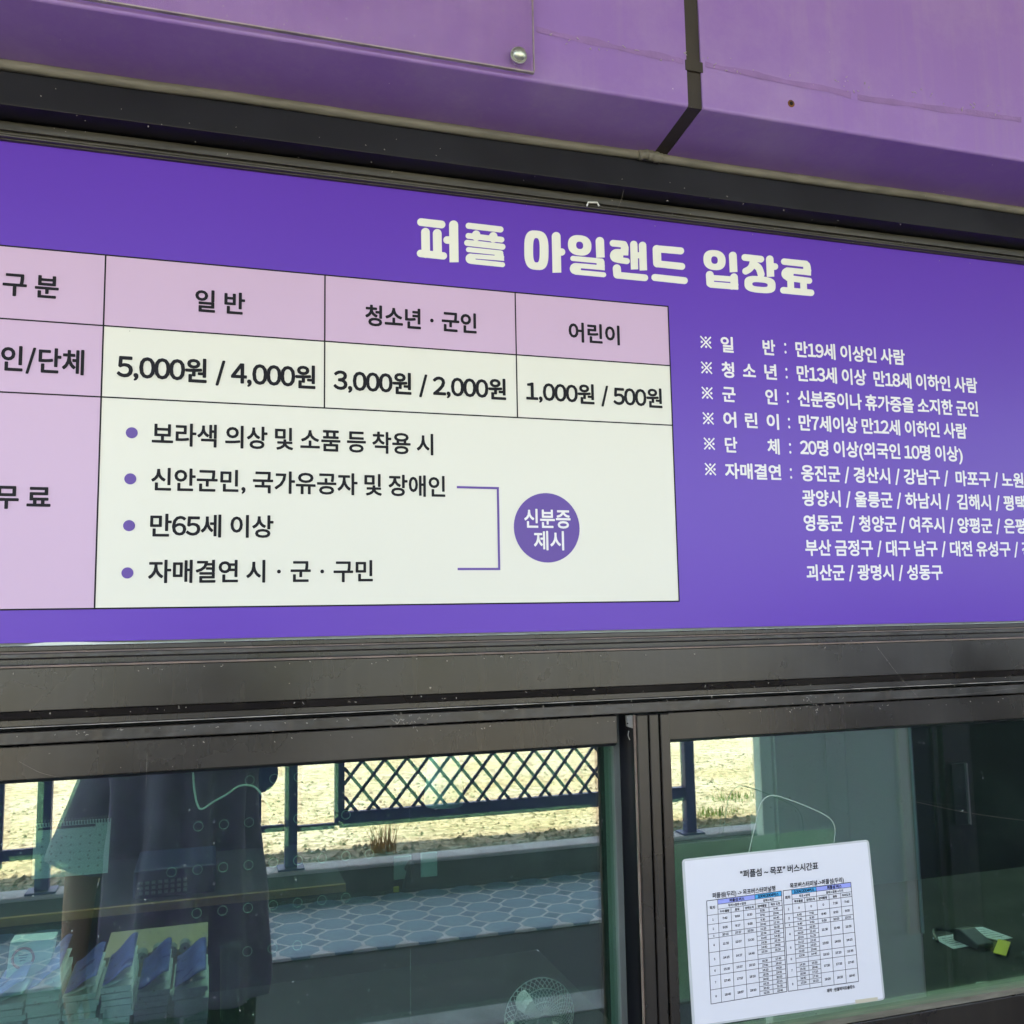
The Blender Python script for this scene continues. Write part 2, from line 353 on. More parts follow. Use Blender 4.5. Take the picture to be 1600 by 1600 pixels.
# sealant bead
bead = MB(); pts = []
zb = zr(214, -.053)
for i in range(120):
    x = -3 + i * .07
    pts.append((x, -.052 + .0008 * math.sin(i * 1.7), zb + .0006 * math.sin(i * .9)))
bead.tube(pts, .0068, 10); bead.build('sealant_bead', M['bead'], booth, smooth=True)
lump = MB(); lx = P(1014, 243, -.055).x
lump.tube(smooth_pts([(lx - .016, -.054, zb - .001), (lx - .006, -.0565, zb + .001), (lx + .004, -.056, zb), (lx + .018, -.054, zb - .001)], 5), [.0068 + .0016 * math.sin(i * .9) ** 2 for i in range(16)], 10)
lump.build('sealant_lump', M['bead'], booth, smooth=True)
# upper frame: face, underside, ribs
zf0, zf1 = zr(221, -.05), zr(268, -.05)
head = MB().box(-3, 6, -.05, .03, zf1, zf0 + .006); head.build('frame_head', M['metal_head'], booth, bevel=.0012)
zrib0 = zr(296, -.014)
z_ = zf1 - .0015
ribs = MB()
ribs.box(-3, 6, -.014, .03, zr(301, -.014), z_)
ribs.box(-3, 6, -.008, .03, zr(307, -.008), zr(302, -.008))
ribs.box(-3, 6, -.011, .03, zr(310, -.011), zr(307.4, -.011))
ribs.box(-3, 6, -.005, .03, zr(314.5, -.005), zr(311, -.005))
ribs.build('gasket', M['rib'], booth, bevel=.0008)
# lower frame under the sign
def rail(name, mat, y0, y1, Y, back=.03, x0=-3, x1=6, bevel=.001, Y1=None):
    a, b = zr(y0, Y), zr(y1, Y if Y1 is None else Y1)
    if Y1 is None: return MB().box(x0, x1, Y, back, b, a).build(name, mat, booth, bevel=bevel)
    return MB().xprof([(Y, a), (Y1, b), (back, b), (back, a)], x0, x1).build(name, mat, booth, bevel=bevel)
rail('sill_groove', M['metal'], 992, 999.6, -.010)
rail('sill_edge', M['lip'], 999.8, 1001.6, -.0125, bevel=0)
rail('sill_step', M['metal_dirty'], 1001.8, 1009, -.019)
rail('sill_groove', M['metal'], 1009.3, 1018.4, -.024)
rail('sill_edge', M['lip'], 1018.7, 1021, -.0425, bevel=0)
rail('transom', M['metal'], 1021.3, 1080, -.042)
rail('transom_groove', M['metal'], 1080.4, 1090.5, -.038, Y1=-.031)
rail('transom_groove', M['metal'], 1090.7, 1100.4, -.0305)
rail('drip_edge', M['drip'], 1100.7, 1101.8, -.0315, bevel=0)
rail('transom_groove', M['dark'], 1101.9, 1107, -.012)
rail('transom_strip', M['metal_dirty'], 1107.3, 1124.2, -.030)
# sliding windows
Yg1, Yg2 = .036, .004             # glass planes of the left and right window
zt = zr(1126.2, -.022)
def pane(name, mat, parent, x0, x1, z0, z1, Y, th=.005, rot=None):
    o = MB().box(x0, x1, Y, Y + th, z0, z1).build(name, mat, parent)
    return o
zbot = P(1450, 1572, Yg2).z
XM0, XM1 = P(997, 1200, -.03).x, P(1046, 1200, -.03).x
# left window
swL = thing('sliding_window', None, None); swL.parent = booth
gl1_top = zr(1175.5, Yg1 - .012)
box('sash_rail', M['metal'], swL, -1.1, P(964, 1150, -.02).x, -.022, .03, zr(1172, -.022), zt, bevel=.0012)
MB().xprof([(-.018, zr(1172.3, -.02)), (-.012, zr(1175.5, -.012)), (.03, zr(1175.5, -.012)), (.03, zr(1172.3, -.02))], -1.1, P(964, 1150, -.02).x).build('sash_rail', M['plastic_black'], swL)
xg1 = P(962, 1300, Yg1).x
winL = pane('window_pane', M['glass'], swL, -1.1, xg1, zbot - .1, zt, Yg1)
winL2 = pane('window_pane', M['glass2'], swL, -1.1, xg1, zbot - .1, zt, Yg1 + .016)
winL2.rotation_euler = (math.radians(.10), 0, math.radians(-.16))
a, b = P(963, 1300, .0).x, P(972.5, 1300, .0).x
a, b = P(963, 1300, .03).x, P(972, 1300, .03).x
box('glazing_strip', M['kerb_face'], swL, a, b, .03, Yg1 + .03, zbot - .1, zt)
box('sash_stile', M['plastic_black'], swL, b + .0005, XM0 + .02, .034, .06, zbot - .1, zt)
# meeting stiles (three ribs)
xs_ = [P(x, 1300, -.032).x for x in (1000, 1017, 1019.5, 1034, 1037, 1052)]
for k in range(3):
    box('meeting_stile', M['metal'], booth, xs_[2 * k], xs_[2 * k + 1], -.034, -.027, zbot - .2, zt + .0, bevel=.0014)
box('stile_core', M['dark'], booth, xs_[0] + .002, xs_[5] - .002, -.026, -.019, zbot - .2, zt)
box('stile_edge', M['lip'], booth, xs_[0] - .0022, xs_[0] - .0004, -.030, -.026, zbot - .2, zt)
XMr = xs_[5]
# right window
swR = thing('sliding_window', None, None); swR.parent = booth
box('sash_rail', M['metal'], swR, XMr + .0006, 2.6, -.022, .03, zr(1172, -.022), zt, bevel=.0012)
MB().xprof([(-.018, zr(1172.3, -.02)), (-.008, zr(1175.5, -.008)), (.03, zr(1175.5, -.008)), (.03, zr(1172.3, -.02))], XMr + .0006, 2.6).build('sash_rail', M['plastic_black'], swR)
pane('window_pane', M['glass'], swR, XMr - .004, 2.6, zbot - .02, zt, Yg2)
wr2 = pane('window_pane', M['glass2'], swR, XMr - .004, 2.6, zbot - .02, zt, Yg2 + .016)
wr2.rotation_euler = (math.radians(.10), 0, math.radians(-.12))
zl = P(1500, 1569, -.012).z
MB().xprof([(-.012, zl), (-.006, zl + .006), (.03, zl + .006), (.03, zl)], XMr + .0006, 2.6).build('sash_rail', M['bead'], swR, bevel=.001)
box('sash_rail', M['metal'], swR, XMr + .0006, 2.6, -.014, .03, zl - .07, zl - .0006, bevel=.0012)
box('sash_rail', M['metal'], swR, -1.1, XM0, -.002, .06, zbot - .18, zbot - .101)
box('lower_frame', M['metal'], booth, XMr + .0006, 2.6, -.016, .03, zbot - .18, zl - .0706, bevel=.001)
# walls, roof and the room behind
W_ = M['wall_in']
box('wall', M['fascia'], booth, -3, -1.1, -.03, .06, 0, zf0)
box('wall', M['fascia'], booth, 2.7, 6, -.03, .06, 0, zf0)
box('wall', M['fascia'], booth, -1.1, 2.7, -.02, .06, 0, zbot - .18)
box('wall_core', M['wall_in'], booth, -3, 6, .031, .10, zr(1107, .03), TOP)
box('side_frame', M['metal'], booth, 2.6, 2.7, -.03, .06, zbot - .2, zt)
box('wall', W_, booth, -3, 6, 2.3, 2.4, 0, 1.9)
box('wall', M['kiosk'], booth, -3, 6, 2.3, 2.4, 1.901, TOP)  # unseen upper wall made pale to bounce sunlight into the room
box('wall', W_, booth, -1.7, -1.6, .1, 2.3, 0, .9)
box('wall', W_, booth, -1.7, -1.6, .1, 2.3, 2.3, TOP)  # unseen side opening below this piece, added to let daylight into the room
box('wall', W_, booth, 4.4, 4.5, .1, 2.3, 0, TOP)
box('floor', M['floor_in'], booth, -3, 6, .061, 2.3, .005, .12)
box('roof', M['roof'], booth, -6, 11, -.158, 1.45, TOP + .002, TOP + .1)  # gap between the roof pieces is an added, unseen opening that lights the room
box('roof', M['roof'], booth, -6, 11, 2.2, 2.45, TOP + .002, TOP + .1)
box('roof', M['roof'], booth, -6, -1.6, 1.451, 2.199, TOP + .002, TOP + .1)
box('roof', M['roof'], booth, 4.4, 11, 1.451, 2.199, TOP + .002, TOP + .1)
box('canopy_roof', M['roof'], booth, -6, 11, -7.1, -.159, TOP + .002, TOP + .1)
box('canopy_beam', M['metal'], booth, -6, 11, -7.1, -7.0, TOP - .16, TOP)
for x_ in (-5.6, 10.6): box('canopy_post', M['metal'], booth, x_ - .06, x_ + .06, -7.1, -7.0, 0, TOP - .161)

# marks on the fascia
hp = P(1236, 162, yF)
bolt_hole = MB().tube([(hp.x, yF - .0006, hp.z), (hp.x, yF + .001, hp.z)], .0052, 14); bolt_hole.build('rust_ring', M['rust'], booth)
MB().tube([(hp.x, yF - .0009, hp.z), (hp.x, yF + .001, hp.z)], .0026, 12).build('screw_hole', M['dark'], booth)

# long smear of old glue along the panels
for (xa, ya, xb, yb) in ((838, 46, 1068, 98), (1102, 100, 1330, 150), (1340, 152, 1596, 188)):
    sm_ = MB(); up_, lo_ = [], []; rr_ = random.Random(int(xa))
    for k in range(41):
        t = k / 40; x = xa + (xb - xa) * t; y = ya + (yb - ya) * t
        wv = 5 + 3.5 * noise.noise((x * .02, 1, 0)) + 1.5 * noise.noise((x * .09, 3, 0))
        off_ = 3 * noise.noise((x * .012, 7, 0))
        up_.append(P(x, y - wv + off_, yF - .0005)); lo_.append(P(x, y + wv * .8 + off_, yF - .0005))
    sm_.add(up_ + lo_, [(k, k + 1, 42 + k, 41 + k) for k in range(40)])
    sm_.build('glue_residue', M['residue'], booth)
# acrylic sheet with its bolt
ac = thing('acrylic_sheet', 'weathered clear acrylic sheet bolted over the purple fascia at upper left', 'acrylic sheet', tuple(P(600, 60, yF)))
A_ = P(833, 112, yF - .006); 
zbt = P(500, 61, yF - .006).z
box('sheet', M['clear'], ac, -1.2, A_.x, yF - .009, yF - .005, (zbt + A_.z) / 2, 3.4, bevel=.0008)
zb_s = (zbt + A_.z) / 2
box('sheet_edge', M['sheet_edge'], ac, -1.2, A_.x + .0004, yF - .0094, yF - .0048, zb_s - .0016, zb_s - .0001)
box('sheet_edge', M['sheet_edge'], ac, A_.x + .0001, A_.x + .0011, yF - .0094, yF - .0048, zb_s, 3.4)
bp = P(810, 87, yF - .009)
disc(bp.x, yF - .0108, bp.z, .0105, .0018, 20).build('washer', M['bolt'], ac)
hb = MB(); ring = []
for k, (r_, d_) in enumerate([(.0085, .0108), (.0085, .0135), (.0072, .0165), (.004, .0182), (.0005, .0187)]):
    ring.append([Vector((bp.x + r_ * math.cos(a * math.pi / 9), yF - d_, bp.z + r_ * math.sin(a * math.pi / 9))) for a in range(18)])
hb.loft(ring).build('bolt', M['bolt'], ac, smooth=True)

# =================================================================== THE FARE SIGN
sign = thing('fare_sign', 'wide purple admission fee board with white and pink price table in Korean', 'sign', (0.5, 0, Zs_bot))
T_ = 1.0
sgn = MB().box(XL, XR, 0, .012, Zs_bot + .001, Zs_top + .004); sgn.build('sign_panel', M['sign_purple'], sign)
box('backing_strip', M['backing'], sign, XL, XR, .0125, .02, zr(992, .012) + .0, Zs_bot + .01)
ex = [P(x, y, -.0014) for x, y in ((28, 1010.2), (48, 1006), (70, 1003.8), (110, 1003), (160, 1003.8), (230, 1004.2), (420, 1001.6), (420, 1002.6), (230, 1006.6), (160, 1008.2), (100, 1009.3))]
obj('exposed_backing', ex, [tuple(range(len(ex)))], M['backing'], sign)
Yc, Yl, Yt = -.0004, -.0007, -.0010
XV = [P(-130, 600, 0).x, (P(165, 398).x + P(148, 953).x) / 2, (P(507, 432).x + P(507.5, 638).x) / 2, (P(805, 460).x + P(808, 654).x) / 2, (P(1045, 480).x + P(1059, 938).x) / 2]
ZH = [(P(0, 382).z + P(1045, 480.5).z) / 2, (P(0, 497).z + P(1046.5, 572).z) / 2, (P(0, 612).z + P(1050, 665).z) / 2, (P(0, 954.5).z + P(1059, 938).z) / 2]
def cell(x0, x1, z0, z1, mat):
    obj('price_cell', [(x0, Yc, z0), (x1, Yc, z0), (x1, Yc, z1), (x0, Yc, z1)], [(0, 1, 2, 3)], mat, sign)
for i in range(4): cell(XV[i], XV[i + 1], ZH[1], ZH[0], M['print_pink'])
cell(XV[0], XV[1], ZH[2], ZH[1], M['print_pink'])
for i in range(1, 4): cell(XV[i], XV[i + 1], ZH[2], ZH[1], M['print_white'])
cell(XV[0], XV[1], ZH[3], ZH[2], M['print_pink'])
cell(XV[1], XV[4], ZH[3], ZH[2], M['print_white'])
g = MB(); lw = .0009
def hl(x0, x1, z, Y=Yl, w=lw): g.add([(x0, Y, z - w), (x1, Y, z - w), (x1, Y, z + w), (x0, Y, z + w)], [(0, 1, 2, 3)])
def vl(x, z0, z1, Y=Yl - .0001, w=lw): g.add([(x - w, Y, z0), (x + w, Y, z0), (x + w, Y, z1), (x - w, Y, z1)], [(0, 1, 2, 3)])
for z in ZH: hl(XV[0] - lw, XV[4] + lw, z)
vl(XV[1], ZH[3], ZH[0]); vl(XV[4], ZH[3], ZH[0]); vl(XV[2], ZH[2], ZH[0]); vl(XV[3], ZH[2], ZH[0]); vl(XV[0], ZH[3], ZH[0])
g.build('table_lines', M['print_black'], sign)
K, Wt = M['print_black'], M['print_lettering_white']
for a in [("구 분", 4, 443.7, 92, 448.5, 35.5, .026), ("일 반", 305, 469.5, 383, 475, 33.5, .026),
          ("청소년 · 군인", 570.7, 491.5, 744.7, 506.5, 31, .029), ("어린이", 888.5, 518.5, 968.3, 524, 29.5, .028),
          ("개인/단체", -40, 558, 131.5, 565.6, 38.5, .026), ("무 료", -9, 776.7, 79.5, 776.7, 36, .028),
          ("5,000원 / 4,000원", 182.6, 570, 493, 591.8, 36.5, .03), ("3,000원 / 2,000원", 521, 592.5, 790.7, 609.6, 33, .03),
          ("1,000원 / 500원", 822, 611.3, 1034.6, 622, 30.5, .028),
          ("보라색 의상 및 소품 등 착용 시", 237.3, 677.4, 677, 695, 33.5, .023),
          ("신안군민, 국가유공자 및 장애인", 236.2, 748.8, 695.7, 760.2, 33.5, .023),
          ("만65세 이상", 234.4, 821, 427.4, 822.6, 34.5, .023),
          ("자매결연 시 · 군 · 구민", 231.4, 893.2, 582.6, 892, 34, .023)]:
    put_text(*a[:6], K, Yt, sign, off=a[6])
for x, y in ((205.9, 676.2), (203.6, 748.2), (201.7, 821.3), (199.1, 895.2)):
    c = P(x, y, Yt); r = (P(x + 9.4, y, Yt) - c).length
    n = 28; obj('bullet', [(c.x + r * math.cos(2 * math.pi * k / n), Yt, c.z + r * math.sin(2 * math.pi * k / n)) for k in range(n)], [tuple(range(n))], M['print_violet'], sign)
br = MB()
b0, b1, b2, b3 = P(713.8, 761.4, Yt), P(778.4, 761.6, Yt), P(779.5, 889, Yt), P(715, 889.5, Yt)
bw = .0015; xb = (b1.x + b2.x) / 2
for (x0, x1, z0, z1) in ((b0.x, xb - bw, b1.z - bw - .001, b1.z + bw - .001), (xb - bw, xb + bw, b2.z - bw, b1.z + bw - .001), (b3.x, xb - bw, b2.z - bw, b2.z + bw)):
    br.add([(x0, Yt, z0), (x1, Yt, z0), (x1, Yt, z1), (x0, Yt, z1)], [(0, 1, 2, 3)])
br.build('bracket_line', M['print_violet'], sign)
c = P(854.8, 824.5, Yt); r = (P(854.8, 824.5 + 54.5, Yt) - c).length; n = 64
obj('badge', [(c.x + r * math.cos(2 * math.pi * k / n), Yt, c.z + r * math.sin(2 * math.pi * k / n)) for k in range(n)], [tuple(range(n))], M['print_violet'], sign)
put_text("신분증", 819, 809.5, 891.4, 811.5, 29, Wt, Yt - .0004, sign, off=.022)
put_text("제시", 834, 844.5, 881.3, 845, 29, Wt, Yt - .0004, sign, off=.022)
def ref_mark(x0, y0, x1, y1):
    A, B = P(x0, y0, Yc), P(x1, y1, Yc); c = (A + B) / 2; r = (B.x - A.x) / 2 * .94; mb = MB()
    for k, (ux, uz) in enumerate(((.7071, .7071), (.7071, -.7071))):
        d = Vector((ux, 0, uz)); n_ = Vector((-uz, 0, ux)) * r * .12; o_ = Vector((0, -.00003 * k, 0))
        mb.add([c - d * r * 1.3 - n_ + o_, c + d * r * 1.3 - n_ + o_, c + d * r * 1.3 + n_ + o_, c - d * r * 1.3 + n_ + o_], [(0, 1, 2, 3)])
    for ux, uz in ((0, .72), (0, -.72), (.72, 0), (-.72, 0)):
        q = c + Vector((ux * r, 0, uz * r)); rr = r * .2
        mb.add([q + Vector((rr * math.cos(t * math.pi / 6), 0, rr * math.sin(t * math.pi / 6))) for t in range(12)], [tuple(range(12))])
    mb.build('reference_mark', Wt, sign)
rows = [
 [("※", 1093.5, 534.5, 1112.3, 535, 24), ("일", 1126, 538, 1146, 539, 23.5), ("반", 1191.6, 542.5, 1211.2, 543.5, 23.5), (":", 1225.4, 543, 1228.6, 543, 24), ("만19세 이상인 사람", 1242.9, 546, 1413.7, 558, 23.5)],
 [("※", 1094.6, 574, 1113.4, 575, 24), ("청", 1127.5, 577.5, 1147, 578.5, 23.5), ("소", 1160.6, 579, 1180.8, 580, 23.5), ("년", 1194.3, 580.7, 1213.6, 581.7, 23.5), (":", 1227.2, 582, 1230.4, 582, 24), ("만13세 이상  만18세 이하인 사람", 1245, 584, 1526.8, 601.5, 23.5)],
 [("※", 1095.6, 613.5, 1114.4, 614.5, 24), ("군", 1128.5, 615.6, 1149.4, 616.6, 23.5), ("인", 1195.7, 619.5, 1214.6, 620.5, 23.5), (":", 1229.2, 620, 1232.4, 620, 24), ("신분증이나 휴가증을 소지한 군인", 1246.6, 622.5, 1528, 639, 23.5)],
 [("※", 1097.2, 653.4, 1116, 654.2, 24), ("어", 1130, 655, 1150.4, 656, 23.5), ("린", 1164, 656.5, 1183.5, 657.3, 23.5), ("이", 1197.7, 658.5, 1217, 659.3, 23.5), (":", 1231.2, 660, 1234.4, 660, 24), ("만7세이상 만12세 이하인 사람", 1248, 661, 1510.6, 673, 23.5)],
 [("※", 1098.9, 693, 1117.7, 693.6, 24), ("단", 1132.6, 694.8, 1152, 695.4, 23.5), ("체", 1199, 697.5, 1218, 698, 23.5), (":", 1232.9, 699.4, 1236.1, 699.4, 24), ("20명 이상(외국인 10명 이상)", 1250, 699.5, 1503.8, 709, 23.5)],
 [("※", 1100.6, 732.8, 1119.4, 733.4, 24), ("자매결연", 1132.6, 735, 1220.3, 738.6, 23.5), (":", 1234.2, 738.6, 1237.4, 738.6, 24), ("옹진군 / 경산시 / 강남구 /  마포구 / 노원구", 1251.7, 739.6, 1617.5, 750.5, 23.5)],
 [("광양시 / 울릉군 / 하남시 /  김해시 / 평택시", 1253.4, 778.5, 1619, 786, 23.5)],
 [("영동군  / 청양군 / 여주시 / 양평군 / 은평구", 1255.7, 817.2, 1621, 822, 23.5)],
 [("부산 금정구 / 대구 남구 / 대전 유성구 / 강", 1258, 856, 1613.5, 857.8, 23.5)],
 [("괴산군 / 광명시 / 성동구", 1260, 895.3, 1472.7, 893.6, 23.5)]]
for rw in rows:
    for a in rw:
        if a[0] == '※': ref_mark(*a[1:5])
        else: put_text(*a, Wt, Yc, sign, off=.03)
# the big heading is in round heavy strokes, traced stroke by stroke
def q8(o, p, Y): return P(o[0] + p[0] / 8, o[1] + p[1] / 8, Y)
def stroke_mesh(o, specs, name='heading_letter'):
    mb = MB(); k = 0
    for sp in specs:
        kind = sp[0]; Y = Yc - k * .00003; k += 1
        if kind == 'S':
            pts, wd, flat = sp[1], sp[2], len(sp) > 3
            if len(pts) > 2: pts = [(q.x, q.y) for q in smooth_pts([(a, b, 0) for a, b in pts], 5)]
            r = wd / 2
            for (a, b) in zip(pts[:-1], pts[1:]):
                Y -= .000004
                d = Vector((b[0] - a[0], b[1] - a[1])); L_ = d.length; d /= L_; n_ = Vector((-d.y, d.x))
                poly = []
                for t in range(13):
                    an = math.pi / 2 + math.pi * t / 12
                    poly.append(Vector(a) + (d * math.cos(an) + n_ * math.sin(an)) * r)
                if flat and b == pts[-1]:
                    poly += [Vector(b) - n_ * r, Vector(b) + n_ * r]
                else:
                    for t in range(13):
                        an = -math.pi / 2 + math.pi * t / 12
                        poly.append(Vector(b) + (d * math.cos(an) + n_ * math.sin(an)) * r)
                mb.add([q8(o, p, Y) for p in poly], [tuple(range(len(poly)))])
        elif kind == 'G':
            mb.add([q8(o, p, Y) for p in sp[1]], [tuple(range(len(sp[1])))])
        elif kind == 'R':
            cx, cy, rxo, ryo, rxi, ryi = sp[1:7]; e = sp[7] if len(sp) > 7 else 2.2; n = 40; o_, i_ = [], []
            for t in range(n):
                a = 2 * math.pi * t / n; ca, sa = math.cos(a), math.sin(a)
                f_ = lambda v: math.copysign(abs(v) ** (2 / e), v)
                for (rx, ry, l) in ((rxo, ryo, o_), (rxi, ryi, i_)):
                    dx = rx * f_(ca); l.append((cx + dx, cy + ry * f_(sa) + .085 * dx))
            mb.add([q8(o, p, Y) for p in o_ + i_], [(t, (t + 1) % n, n + (t + 1) % n, n + t) for t in range(n)])
        elif kind == 'C':
            cx, cy, r = sp[1:4]
            mb.add([q8(o, (cx + r * math.cos(t * math.pi / 14), cy + r * math.sin(t * math.pi / 14)), Y) for t in range(28)], [tuple(range(28))])
    mb.build(name, M['print_cream'], sign)
A0, B0, C0, D0 = (640, 330), (810, 350), (940, 370), (1090, 380)
S = 'S'
stroke_mesh(A0, [(S, [(142, 136), (400, 166)], 96), (S, [(198, 262), (202, 530)], 108), (S, [(345, 278), (349, 540)], 110), (S, [(136, 528), (422, 558)], 92),
                 (S, [(550, 172), (556, 638)], 114, 1), (S, [(468, 360), (550, 366)], 94)])
stroke_mesh(A0, [(S, [(738, 182), (1136, 228)], 76), (S, [(735, 308), (1148, 356)], 72), (S, [(832, 292), (834, 320)], 104), (S, [(1046, 314), (1048, 340)], 106),
                 (S, [(720, 395), (1160, 445)], 76), (S, [(735, 480), (1140, 522)], 62), ('G', [(1062, 490), (1150, 498), (1174, 540), (1182, 622), (1062, 606)]),
                 (S, [(770, 560), (1180, 592)], 58, 1), ('C', 762, 592, 63), (S, [(770, 628), (1162, 668)], 62)])
stroke_mesh(B0, [('R', 225, 328, 152, 246, 41, 153, 3.0), (S, [(472, 155), (481, 608)], 110, 1), (S, [(481, 345), (540, 350)], 92)])
stroke_mesh(B0, [('R', 766, 267, 147, 127, 44, 46, 2.4), (S, [(1018, 215), (1026, 420)], 106, 1), (S, [(680, 430), (1040, 464)], 64),
                 ('G', [(977, 436), (1045, 440), (1076, 468), (1080, 580), (977, 570)]), (S, [(722, 518), (1078, 548)], 60, 1), ('C', 712, 558, 70), (S, [(718, 602), (1066, 634)], 62)])
stroke_mesh(C0, [(S, [(142, 80), (280, 94)], 82), ('G', [(240, 54), (292, 60), (325, 92), (338, 135), (334, 232), (240, 224)]), (S, [(190, 190), (334, 196)], 76, 1), ('C', 188, 236, 84),
                 (S, [(205, 288), (315, 304)], 76), (S, [(402, 95), (412, 408)], 92, 1), (S, [(512, 108), (522, 420)], 94, 1), (S, [(410, 228), (515, 234)], 76),
                 (S, [(190, 395), (196, 470)], 102), (S, [(200, 480), (540, 512)], 84)])
stroke_mesh(C0, [(S, [(690, 150), (988, 176)], 88), (S, [(690, 155), (696, 330)], 105), (S, [(700, 338), (1002, 370)], 86), (S, [(665, 508), (1035, 548)], 86)])
stroke_mesh(D0, [('R', 211, 211, 139, 125, 41, 47, 2.4), (S, [(440, 155), (450, 362)], 98, 1), (S, [(152, 395), (158, 500)], 98), (S, [(455, 425), (462, 578)], 96, 1),
                 (S, [(160, 430), (455, 452)], 70), (S, [(168, 518), (508, 545)], 76, 1)])
stroke_mesh(D0, [(S, [(590, 178), (790, 200)], 84), (S, [(695, 215), (680, 280), (645, 325), (600, 350)], 84), (S, [(705, 265), (765, 310), (798, 402)], 88, 1),
                 (S, [(902, 200), (912, 420)], 94, 1), (S, [(912, 290), (965, 292)], 84), ('R', 780, 517, 195, 104, 96, 28, 3.0)])
stroke_mesh(D0, [(S, [(1082, 230), (1345, 258)], 80), ('G', [(1320, 214), (1370, 222), (1403, 255), (1416, 300), (1418, 406), (1320, 394)]), (S, [(1120, 338), (1418, 368)], 72, 1), ('C', 1124, 382, 77),
                 (S, [(1130, 435), (1395, 470)], 76), (S, [(1162, 470), (1166, 575)], 84), (S, [(1323, 485), (1327, 590)], 84), (S, [(1072, 588), (1418, 620)], 82)])

# =================================================================== TIMETABLE ON THE WINDOW
Yp = -.036
cs = [P(1082.5, 1606, Yp), P(1383, 1562, Yp), P(1357.5, 1312, Yp), P(1065.5, 1343, Yp)]
tt = thing('timetable_sheet', 'white laminated bus timetable hanging from a cord on the right window pane', 'notice', tuple(cs[0]))
def rquad(c, inset, Y, r=.006):
    cen = sum(c, Vector()) / 4; out = []
    cc = [cen + (p - cen) * (1 - inset / (p - cen).length) for p in c]
    for i in range(4):
        p, a_, b_ = cc[i], cc[i - 1], cc[(i + 1) % 4]
        u, v = (a_ - p).normalized(), (b_ - p).normalized()
        for k in range(6):
            t = k / 5; out.append(p + u * r * (1 - t) ** 2 + v * r * t ** 2)
    return [Vector((q.x, Y, q.z)) for q in out]
lam = rquad(cs, 0, Yp); n = len(lam)
obj('laminate', lam + [q + Vector((0, .0012, 0)) for q in lam], [tuple(range(n)), tuple(range(2 * n - 1, n - 1, -1))] + [(i, n + i, n + (i + 1) % n, (i + 1) % n) for i in range(n)], M['laminate'], tt)
pap = rquad(cs, .0042, Yp - .0003, .002)
obj('paper', pap, [tuple(range(len(pap)))], M['paper'], tt)
def c5(x, y, Y): return P(1060 + x / 4.706, 1300 + y / 4.706, Y)
Yi, Yi2, Yi3 = Yp - .0005, Yp - .0008, Yp - .0011
def quadgrid(TL, TR, BL, BR, topx, botx):
    def pt(ci, v):
        yt0, yt1, yb0, yb1 = TL[1], TR[1], BL[1], BR[1]
        u = (topx[0] * 0 + (topx[int(ci)] if ci == int(ci) else (topx[int(ci)] + topx[int(ci) + 1]) / 2))
        ub = botx[int(ci)] if ci == int(ci) else (botx[int(ci)] + botx[int(ci) + 1]) / 2
        ft = (u - topx[0]) / (topx[-1] - topx[0])
        ytop = yt0 + (yt1 - yt0) * ft; ybot = yb0 + (yb1 - yb0) * ft
        return (u + (ub - u) * v, ytop + (ybot - ytop) * v)
    return pt
grid_mb, let_mb, blue_mb, cyan_mb = MB(), MB(), M['blue'], M['cyan']
def seg(a, b, wd=.00028):
    A, B = c5(*a, Yi2), c5(*b, Yi2); d = (B - A).normalized(); n_ = Vector((-d.z, 0, d.x)) * wd
    grid_mb.add([A - n_, B - n_, B + n_, A + n_], [(0, 1, 2, 3)])
def ctext(s, p, h, off=.0, xs=1.0):
    x, y = 1060 + p[0] / 4.706, 1300 + p[1] / 4.706
    put_text(s, x - 5, y + .6, x + 5, y - .6, h, None, Yi3, off=off, mb=let_mb, xs=xs)
hd = .1425; un = (1 - hd) / 19
gl = [2, 2, 1, 3, 3, 2, 3, 3]; cum = [0]
for k in gl: cum.append(cum[-1] + k)
def table(pt, ncol, bigcols, smallcols, bigdata, smalldata, colour, heads):
    last = ncol - 1
    for ci in (0, last): seg(pt(ci, 0), pt(ci, 1), .0004)
    seg(pt(0, 0), pt(last, 0), .0004); seg(pt(0, 1), pt(last, 1), .0004)
    seg(pt(0, hd), pt(last, hd))
    for ci in range(1, last):
        top = 0 if ci in (1, colour[0][1]) else hd * 2 / 3
        seg(pt(ci, top), pt(ci, 1))
    seg(pt(1, hd / 3), pt(last, hd / 3)); seg(pt(1, hd * 2 / 3), pt(last, hd * 2 / 3))
    for a, b, mb in colour:
        q = [pt(a, hd / 3), pt(b, hd / 3), pt(b, 0), pt(a, 0)]
        obj('header_cell', [c5(*p, Yi) for p in q], [(0, 1, 2, 3)], mb, tt)
    for c_ in cum[1:-1]:
        v = hd + c_ * un
        for ci in [0] + bigcols: seg(pt(ci, v), pt(ci + 1, v))
    for k in range(1, 19):
        if any(k == 2 * 0 + z for z in skip): pass
        for ci in smallcols:
            if (k in skip): continue
            seg(pt(ci, hd + k * un), pt(ci + 1, hd + k * un))
    for k in range(8):
        v = hd + (cum[k] + gl[k] / 2) * un
        ctext(str(k + 1), pt(.5, v), 4.0, .02)
        for c_, ci in enumerate(bigcols): ctext(bigdata[k][c_], pt(ci + .5, v), 4.1, .024)
    for ci, data in zip(smallcols, smalldata):
        for k, s in data: ctext(s, pt(ci + .5, hd + (k + .5) * un), 3.9, .024)
    ctext('회차', pt(.5, hd / 2), 5.0, .02)
    for s, ci, v, h in heads: ctext(s, pt(ci, v), h * 1.05, .022)
skip = []
ptL = quadgrid((208, 507), (757, 434), (240, 1265), (800, 1173), [208, 288, 384, 474, 562, 660, 757], [240, 318, 412, 505, 600, 698, 798])
